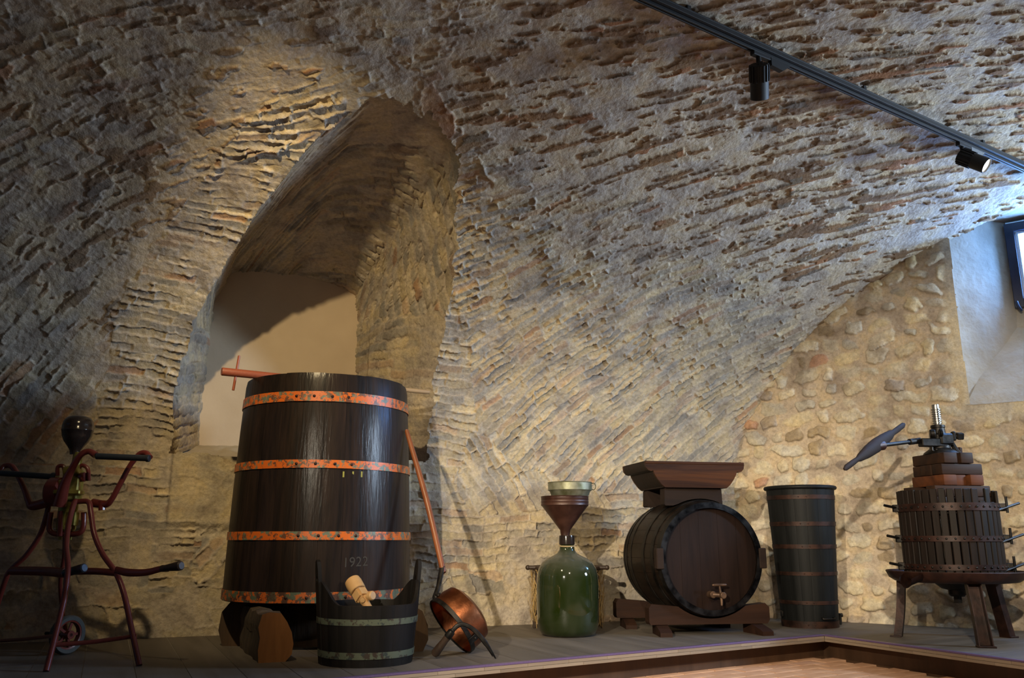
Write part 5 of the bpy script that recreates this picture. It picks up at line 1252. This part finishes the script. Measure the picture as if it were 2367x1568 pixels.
beam(-0.2, 0.0, zt - 4.5 * TH - 0.008, 0.10, 0.42, TH, M_PBLK); beam(0.17, 0.02, zt - 4.5 * TH - 0.008, 0.12, 0.42, TH, M_PBLK); beam(0.235, -0.09, 0.93, 0.09, 0.10, 0.09, M_PBLK, 0.3)
bm = BM()
for a in np.linspace(0, 2 * PI, 3)[:-1]:
    add_prism(bm, [(0.305 * math.cos(a + PI * t / 16), 0.305 * math.sin(a + PI * t / 16)) for t in range(17)], zt - 5.5 * TH - 0.01, zt - 5.0 * TH - 0.008)
obj('pressing_plate', bm, M_PSLT, pr, angle=20)
bm = BM(); add_cyl(bm, (0.165, 0.06, zt), (0.165, 0.06, zt + 0.060), 0.032, 4, bev=0.004); obj('peg_block', bm, M_PBLK, pr)
# screw and ratchet head
bm = BM(); add_cyl(bm, (0, 0, 0.26), (0, 0, 1.62), 0.026, 20); add_cyl(bm, (0, 0, 1.62), (0, 0, 1.712), 0.026, 20, bev=0.003)
z = 1.45
while z < 1.675:
    add_lathe(bm, [(0.025, z - 0.007), (0.034, z - 0.004), (0.034, z + 0.003), (0.025, z + 0.006)], 20); z += 0.0172
obj('screw', bm, M_STEEL, pr, angle=40)
bm = BM(); add_lathe(bm, [(0, zt), (0.125, zt), (0.120, zt + 0.012), (0.075, zt + 0.045), (0.070, zt + 0.085), (0, zt + 0.085)], 24)
add_lathe(bm, [(0, zt + 0.08), (0.062, zt + 0.08), (0.064, zt + 0.145), (0.050, zt + 0.16), (0.047, zt + 0.20), (0.052, zt + 0.204), (0.050, zt + 0.222), (0.036, zt + 0.226), (0, zt + 0.226)], 24)
add_box(bm, (-0.075, -0.045, zt + 0.085), (0.20, 0.07, 0.060), (0, 0, 0.10), 0.006); add_box(bm, (0.02, -0.02, zt + 0.11), (0.11, 0.12, 0.09), (0, 0, 0.1), 0.014)
add_tube(bm, [(0.06, 0.0, zt + 0.14), (0.085, -0.01, zt + 0.09), (0.105, -0.02, zt + 0.04), (0.125, -0.02, zt + 0.008)], 0.018, 8, 3)
obj('ratchet_head', bm, M_IRON, pr, angle=35)
bm = BM()
add_cyl(bm, (-0.105, -0.075, zt + 0.150), (-0.070, -0.085, zt + 0.150), 0.032, 18, bev=0.006); add_cyl(bm, (-0.035, -0.075, zt + 0.155), (-0.010, -0.08, zt + 0.155), 0.030, 18, bev=0.006)
add_cyl(bm, (0.075, -0.03, zt + 0.135), (0.155, -0.045, zt + 0.135), 0.018, 12); add_box(bm, (0.135, -0.045, zt + 0.135), (0.05, 0.045, 0.050), (0.3, 0, 0), 0.006); add_box(bm, (0.09, -0.04, zt + 0.135), (0.022, 0.045, 0.07), (0, 0, 0), 0.006)
add_tube(bm, [(-0.09, -0.06, zt + 0.05), (-0.092, -0.065, zt + 0.025), (-0.07, -0.065, zt + 0.018), (-0.06, -0.065, zt + 0.035)], 0.007, 8, 3)
obj('ratchet_pawl', bm, M_IRON, pr, angle=35)
hp = at(2110, 1021, 6.36) - PCN; hq = at(2022, 1032, 6.16) - PCN
bm = BM(); add_cyl(bm, hp + (hp - hq) * 0.1, hq, 0.0145, 14); add_cyl(bm, hp - (hp - hq) * 0.1, hp + (hp - hq) * 0.2, 0.023, 14, bev=0.004); lv = obj('lever_bar', bm, M_IRON, pr)
bm = BM(); add_cyl(bm, hq + (hp - hq) * 0.22, hq + (hp - hq) * -0.12, 0.036, 18, bev=0.008); obj('lever_socket', bm, M_CAST, lv)
ha = at(1951, 1085, 5.86) - PCN; hc_ = at(2091, 981, 6.46) - PCN; hm = (ha + hc_) / 2
bm = BM(); ts = (0, 0.03, 0.12, 0.20, 0.24, 0.36, 0.5, 0.62, 0.74, 0.79, 0.86, 0.97, 1.0); rs = (0.010, 0.021, 0.022, 0.019, 0.030, 0.046, 0.054, 0.048, 0.036, 0.022, 0.024, 0.022, 0.010)
add_tube(bm, [ha + (hc_ - ha) * t for t in ts], list(rs), 14, 0, flat=0.62); obj('wooden_handle', bm, M_BLOK, lv, angle=40)

# ------------------------------------------------------------------ the hand pump on the left
PB = at(178, 1505, 5.5); PB.z = DZ
pump = empty('hand_pump', PB); tag(pump, 'red iron hand pump on tall legs with a black air bulb on top', 'pump')
def L_(x, y, Y): return at(x, y, Y) - PB
bc = L_(179, 1000, 5.5)
bm = BM(); add_lathe(bm, [(0, -0.145), (0.030, -0.145), (0.033, -0.118), (0.050, -0.092), (0.074, -0.060), (0.089, -0.025), (0.0945, 0.008), (0.0965, 0.010), (0.0965, 0.016), (0.0950, 0.018), (0.0945, 0.045), (0.089, 0.072), (0.072, 0.095), (0.045, 0.105), (0, 0.109)], 36, Matrix.Translation(bc)); obj('air_bulb', bm, M_BULB, pump, angle=50)
body = L_(163, 1118, 5.5)
bm = BM()
add_cyl(bm, body + Vector((-0.01, 0, -0.11)), body + Vector((-0.01, 0, 0.02)), 0.085, 24, bev=0.01)
add_cyl(bm, body + Vector((0.01, 0, 0.02)), body + Vector((0.015, 0, 0.09)), 0.060, 20, bev=0.01); add_cyl(bm, body + Vector((0.02, 0, 0.09)), body + Vector((0.03, 0, 0.20)), 0.030, 16, bev=0.004)
add_box(bm, body + Vector((0.055, -0.06, -0.02)), (0.07, 0.06, 0.11), (0, 0, 0.2), 0.01); add_box(bm, body + Vector((0.025, -0.055, -0.060)), (0.16, 0.10, 0.028), (0, 0, 0.15), 0.006); add_cyl(bm, body + Vector((-0.02, -0.05, 0.07)), body + Vector((0.075, -0.05, 0.085)), 0.034, 16, bev=0.005)
obj('pump_body', bm, M_PUMPB, pump)
bm = BM()
add_cyl(bm, body + Vector((-0.12, -0.02, -0.055)), body + Vector((-0.03, -0.02, -0.055)), 0.092, 24, bev=0.012); add_cyl(bm, body + Vector((0.085, -0.045, 0.035)), body + Vector((0.115, -0.055, 0.038)), 0.030, 16, bev=0.004)
add_tube(bm, [L_(205, 1112, 5.46), L_(203, 1085, 5.46), L_(190, 1076, 5.46), L_(180, 1085, 5.46)], 0.013, 10, 4)
add_tube(bm, [L_(133, 1100, 5.5), L_(134, 1080, 5.5), L_(146, 1078, 5.5), L_(150, 1092, 5.5)], 0.013, 10, 4)
obj('red_housing', bm, M_PUMPR, pump)
bm = BM()
lo = L_(155, 1200, 5.5)
add_tube(bm, [L_(118, 1185, 5.48), L_(114, 1222, 5.48), L_(126, 1234, 5.48), L_(150, 1235, 5.48), L_(180, 1234, 5.48), L_(192, 1222, 5.48), L_(194, 1185, 5.48)], 0.017, 12, 4)
add_tube(bm, [L_(140, 1182, 5.42), L_(138, 1240, 5.42)], 0.015, 10); obj('yoke', bm, M_PUMPR, pump)
bm = BM(); add_cyl(bm, lo + Vector((0.0, 0, -0.075)), lo + Vector((0.0, 0, 0.12)), 0.058, 18, bev=0.01); add_box(bm, lo + Vector((0.045, -0.03, 0.0)), (0.07, 0.05, 0.09), bev=0.006)
add_cyl(bm, lo + Vector((-0.03, 0, -0.13)), lo + Vector((-0.03, 0, -0.07)), 0.010, 8); add_cyl(bm, lo + Vector((0.035, 0, -0.13)), lo + Vector((0.035, 0, -0.07)), 0.010, 8); obj('lower_chamber', bm, M_PUMPB, pump)
# crank arms and grips
bm = BM(); add_tube(bm, [L_(138, 1168, 5.40), L_(150, 1120, 5.36), L_(166, 1085, 5.33), L_(186, 1053, 5.30), L_(205, 1044, 5.30), L_(221, 1052, 5.30)], [0.040, 0.030, 0.022, 0.019, 0.018, 0.022], 14, 5); obj('crank', bm, M_PUMPR, pump)
bm = BM(); add_cyl(bm, L_(222, 1055, 5.30), L_(344, 1060, 5.30), 0.0195, 16, bev=0.004); add_cyl(bm, L_(338, 1060, 5.30), L_(346, 1060, 5.30), 0.023, 16, bev=0.003); obj('grip', bm, M_GRIP, pump)
bm = BM(); add_tube(bm, [L_(347, 1058, 5.33), L_(338, 1048, 5.36), L_(322, 1051, 5.38), L_(300, 1078, 5.40), L_(280, 1115, 5.42), L_(258, 1155, 5.44), L_(244, 1166, 5.46), L_(215, 1163, 5.48)], [0.017, 0.018, 0.018, 0.016, 0.017, 0.018, 0.024, 0.028], 14, 5); add_cyl(bm, L_(236, 1180, 5.46), L_(236, 1158, 5.46), 0.022, 10); obj('connecting_arm', bm, M_PUMPR, pump)
bm = BM(); add_cyl(bm, L_(0, 1094, 5.52), L_(128, 1103, 5.52), 0.019, 16, bev=0.004); add_cyl(bm, L_(119, 1103, 5.52), L_(132, 1104, 5.52), 0.030, 16, bev=0.004); obj('grip', bm, M_GRIP, pump)
bm = BM(); add_tube(bm, [L_(0, 1090, 5.56), L_(10, 1078, 5.58), L_(28, 1079, 5.58), L_(44, 1105, 5.57), L_(58, 1135, 5.56), L_(68, 1162, 5.54), L_(78, 1170, 5.54), L_(115, 1160, 5.52)], [0.017, 0.018, 0.018, 0.017, 0.018, 0.022, 0.030, 0.032], 14, 5); obj('connecting_arm', bm, M_PUMPR, pump)
# legs
def leg(pts, r=0.0165): bm = BM(); add_tube(bm, pts, r, 12, 6); return obj('leg', bm, M_PUMPR, pump)
def footed(x, y, Y): p = at(x, y, Y); p.z = DZ + 0.002; return p - PB
leg([L_(178, 1160, 5.42), L_(204, 1161, 5.42), L_(210, 1185, 5.40), L_(218, 1235, 5.37), L_(238, 1282, 5.33), L_(268, 1325, 5.28), L_(287, 1375, 5.24), L_(303, 1450, 5.20), footed(322, 1540, 5.125)])
leg([L_(178, 1160, 5.42), L_(172, 1163, 5.40), L_(160, 1205, 5.34), L_(153, 1260, 5.26), L_(157, 1312, 5.18), L_(150, 1375, 5.12), L_(138, 1430, 5.06), footed(102, 1590, 4.90)])
leg([L_(116, 1150, 5.56), L_(108, 1190, 5.56), L_(92, 1238, 5.58), L_(60, 1285, 5.60), L_(25, 1318, 5.62), L_(8, 1355, 5.64), footed(-40, 1515, 5.80)])
leg([L_(150, 1240, 5.62), L_(148, 1290, 5.68), L_(140, 1340, 5.74), L_(143, 1400, 5.80), footed(160, 1490, 5.95)], 0.013)
bm = BM(); add_tube(bm, [L_(26, 1320, 5.60), L_(100, 1321, 5.50), L_(150, 1325, 5.40)], [0.026, 0.028, 0.030], 12, 3, flat=0.8); add_tube(bm, [L_(150, 1322, 5.45), L_(220, 1321, 5.36), L_(270, 1325, 5.28)], 0.021, 12, 3); obj('cross_bar', bm, M_PUMPR, pump)
bm = BM(); add_cyl(bm, L_(148, 1326, 5.26), L_(196, 1313, 5.20), 0.024, 16, 0.027, bev=0.006); obj('wooden_grip', bm, M_GRIP, pump)
bm = BM(); add_tube(bm, [L_(268, 1318, 5.26), L_(295, 1324, 5.20), L_(335, 1324, 5.14), L_(370, 1316, 5.08), L_(384, 1314, 5.06)], [0.021, 0.023, 0.020, 0.018, 0.017], 12, 5, flat=0.45); obj('carrying_handle', bm, M_PUMPR, pump)
bm = BM(); M = Matrix.Translation(L_(374, 1315, 5.07)) @ frame_z(L_(420, 1308, 5.0) - L_(374, 1315, 5.07)); ln = (L_(420, 1308, 5.0) - L_(374, 1315, 5.07)).length
add_lathe(bm, [(0, 0), (0.019, 0), (0.020, 0.012), (0.018, 0.02), (0.020, 0.05), (0.027, ln - 0.03), (0.027, ln - 0.008), (0.020, ln), (0, ln)], 18, M); obj('wooden_grip', bm, M_TOOLH, pump)
bm = BM(); add_tube(bm, [L_(0, 1482, 5.7), L_(60, 1478, 5.55), L_(130, 1470, 5.20)], 0.011, 8, 2); add_tube(bm, [L_(122, 1492, 5.05), L_(220, 1484, 5.14), L_(316, 1470, 5.19)], 0.0125, 8, 2); obj('lower_rod', bm, M_PUMPR, pump)
# wheel: axle runs mostly across the view
wc = at(156, 1466, 5.62); wr = 0.118; wc.z = DZ + wr; wx = Vector((0.90, -0.42, 0.0)).normalized()
WM = Matrix.Translation(wc - PB) @ frame_z(wx)
bm = BM(); add_lathe(bm, [(wr - 0.030, -0.022), (wr - 0.008, -0.026), (wr, -0.014), (wr, 0.014), (wr - 0.008, 0.026), (wr - 0.030, 0.022)], 40, WM, close=True); wh = obj('wheel', bm, M_TYRE, pump)
bm = BM(); add_lathe(bm, [(wr - 0.040, -0.018), (wr - 0.029, -0.020), (wr - 0.029, 0.020), (wr - 0.040, 0.018)], 32, WM, close=True); add_lathe(bm, [(0, -0.035), (0.026, -0.035), (0.026, 0.035), (0, 0.035)], 16, WM)
for k in range(5):
    a = 2 * PI * k / 5; add_box(bm, None, (0.068, 0.016, 0.008), mat=WM @ Matrix.Rotation(a, 4, 'Z') @ Matrix.Translation((0.056, 0, 0)))
obj('spokes', bm, M_PUMPR, wh)
bm = BM(); add_cyl(bm, wc - PB + wx * 0.035, wc - PB + wx * -0.20, 0.011, 10); obj('axle', bm, M_IRON, pump)
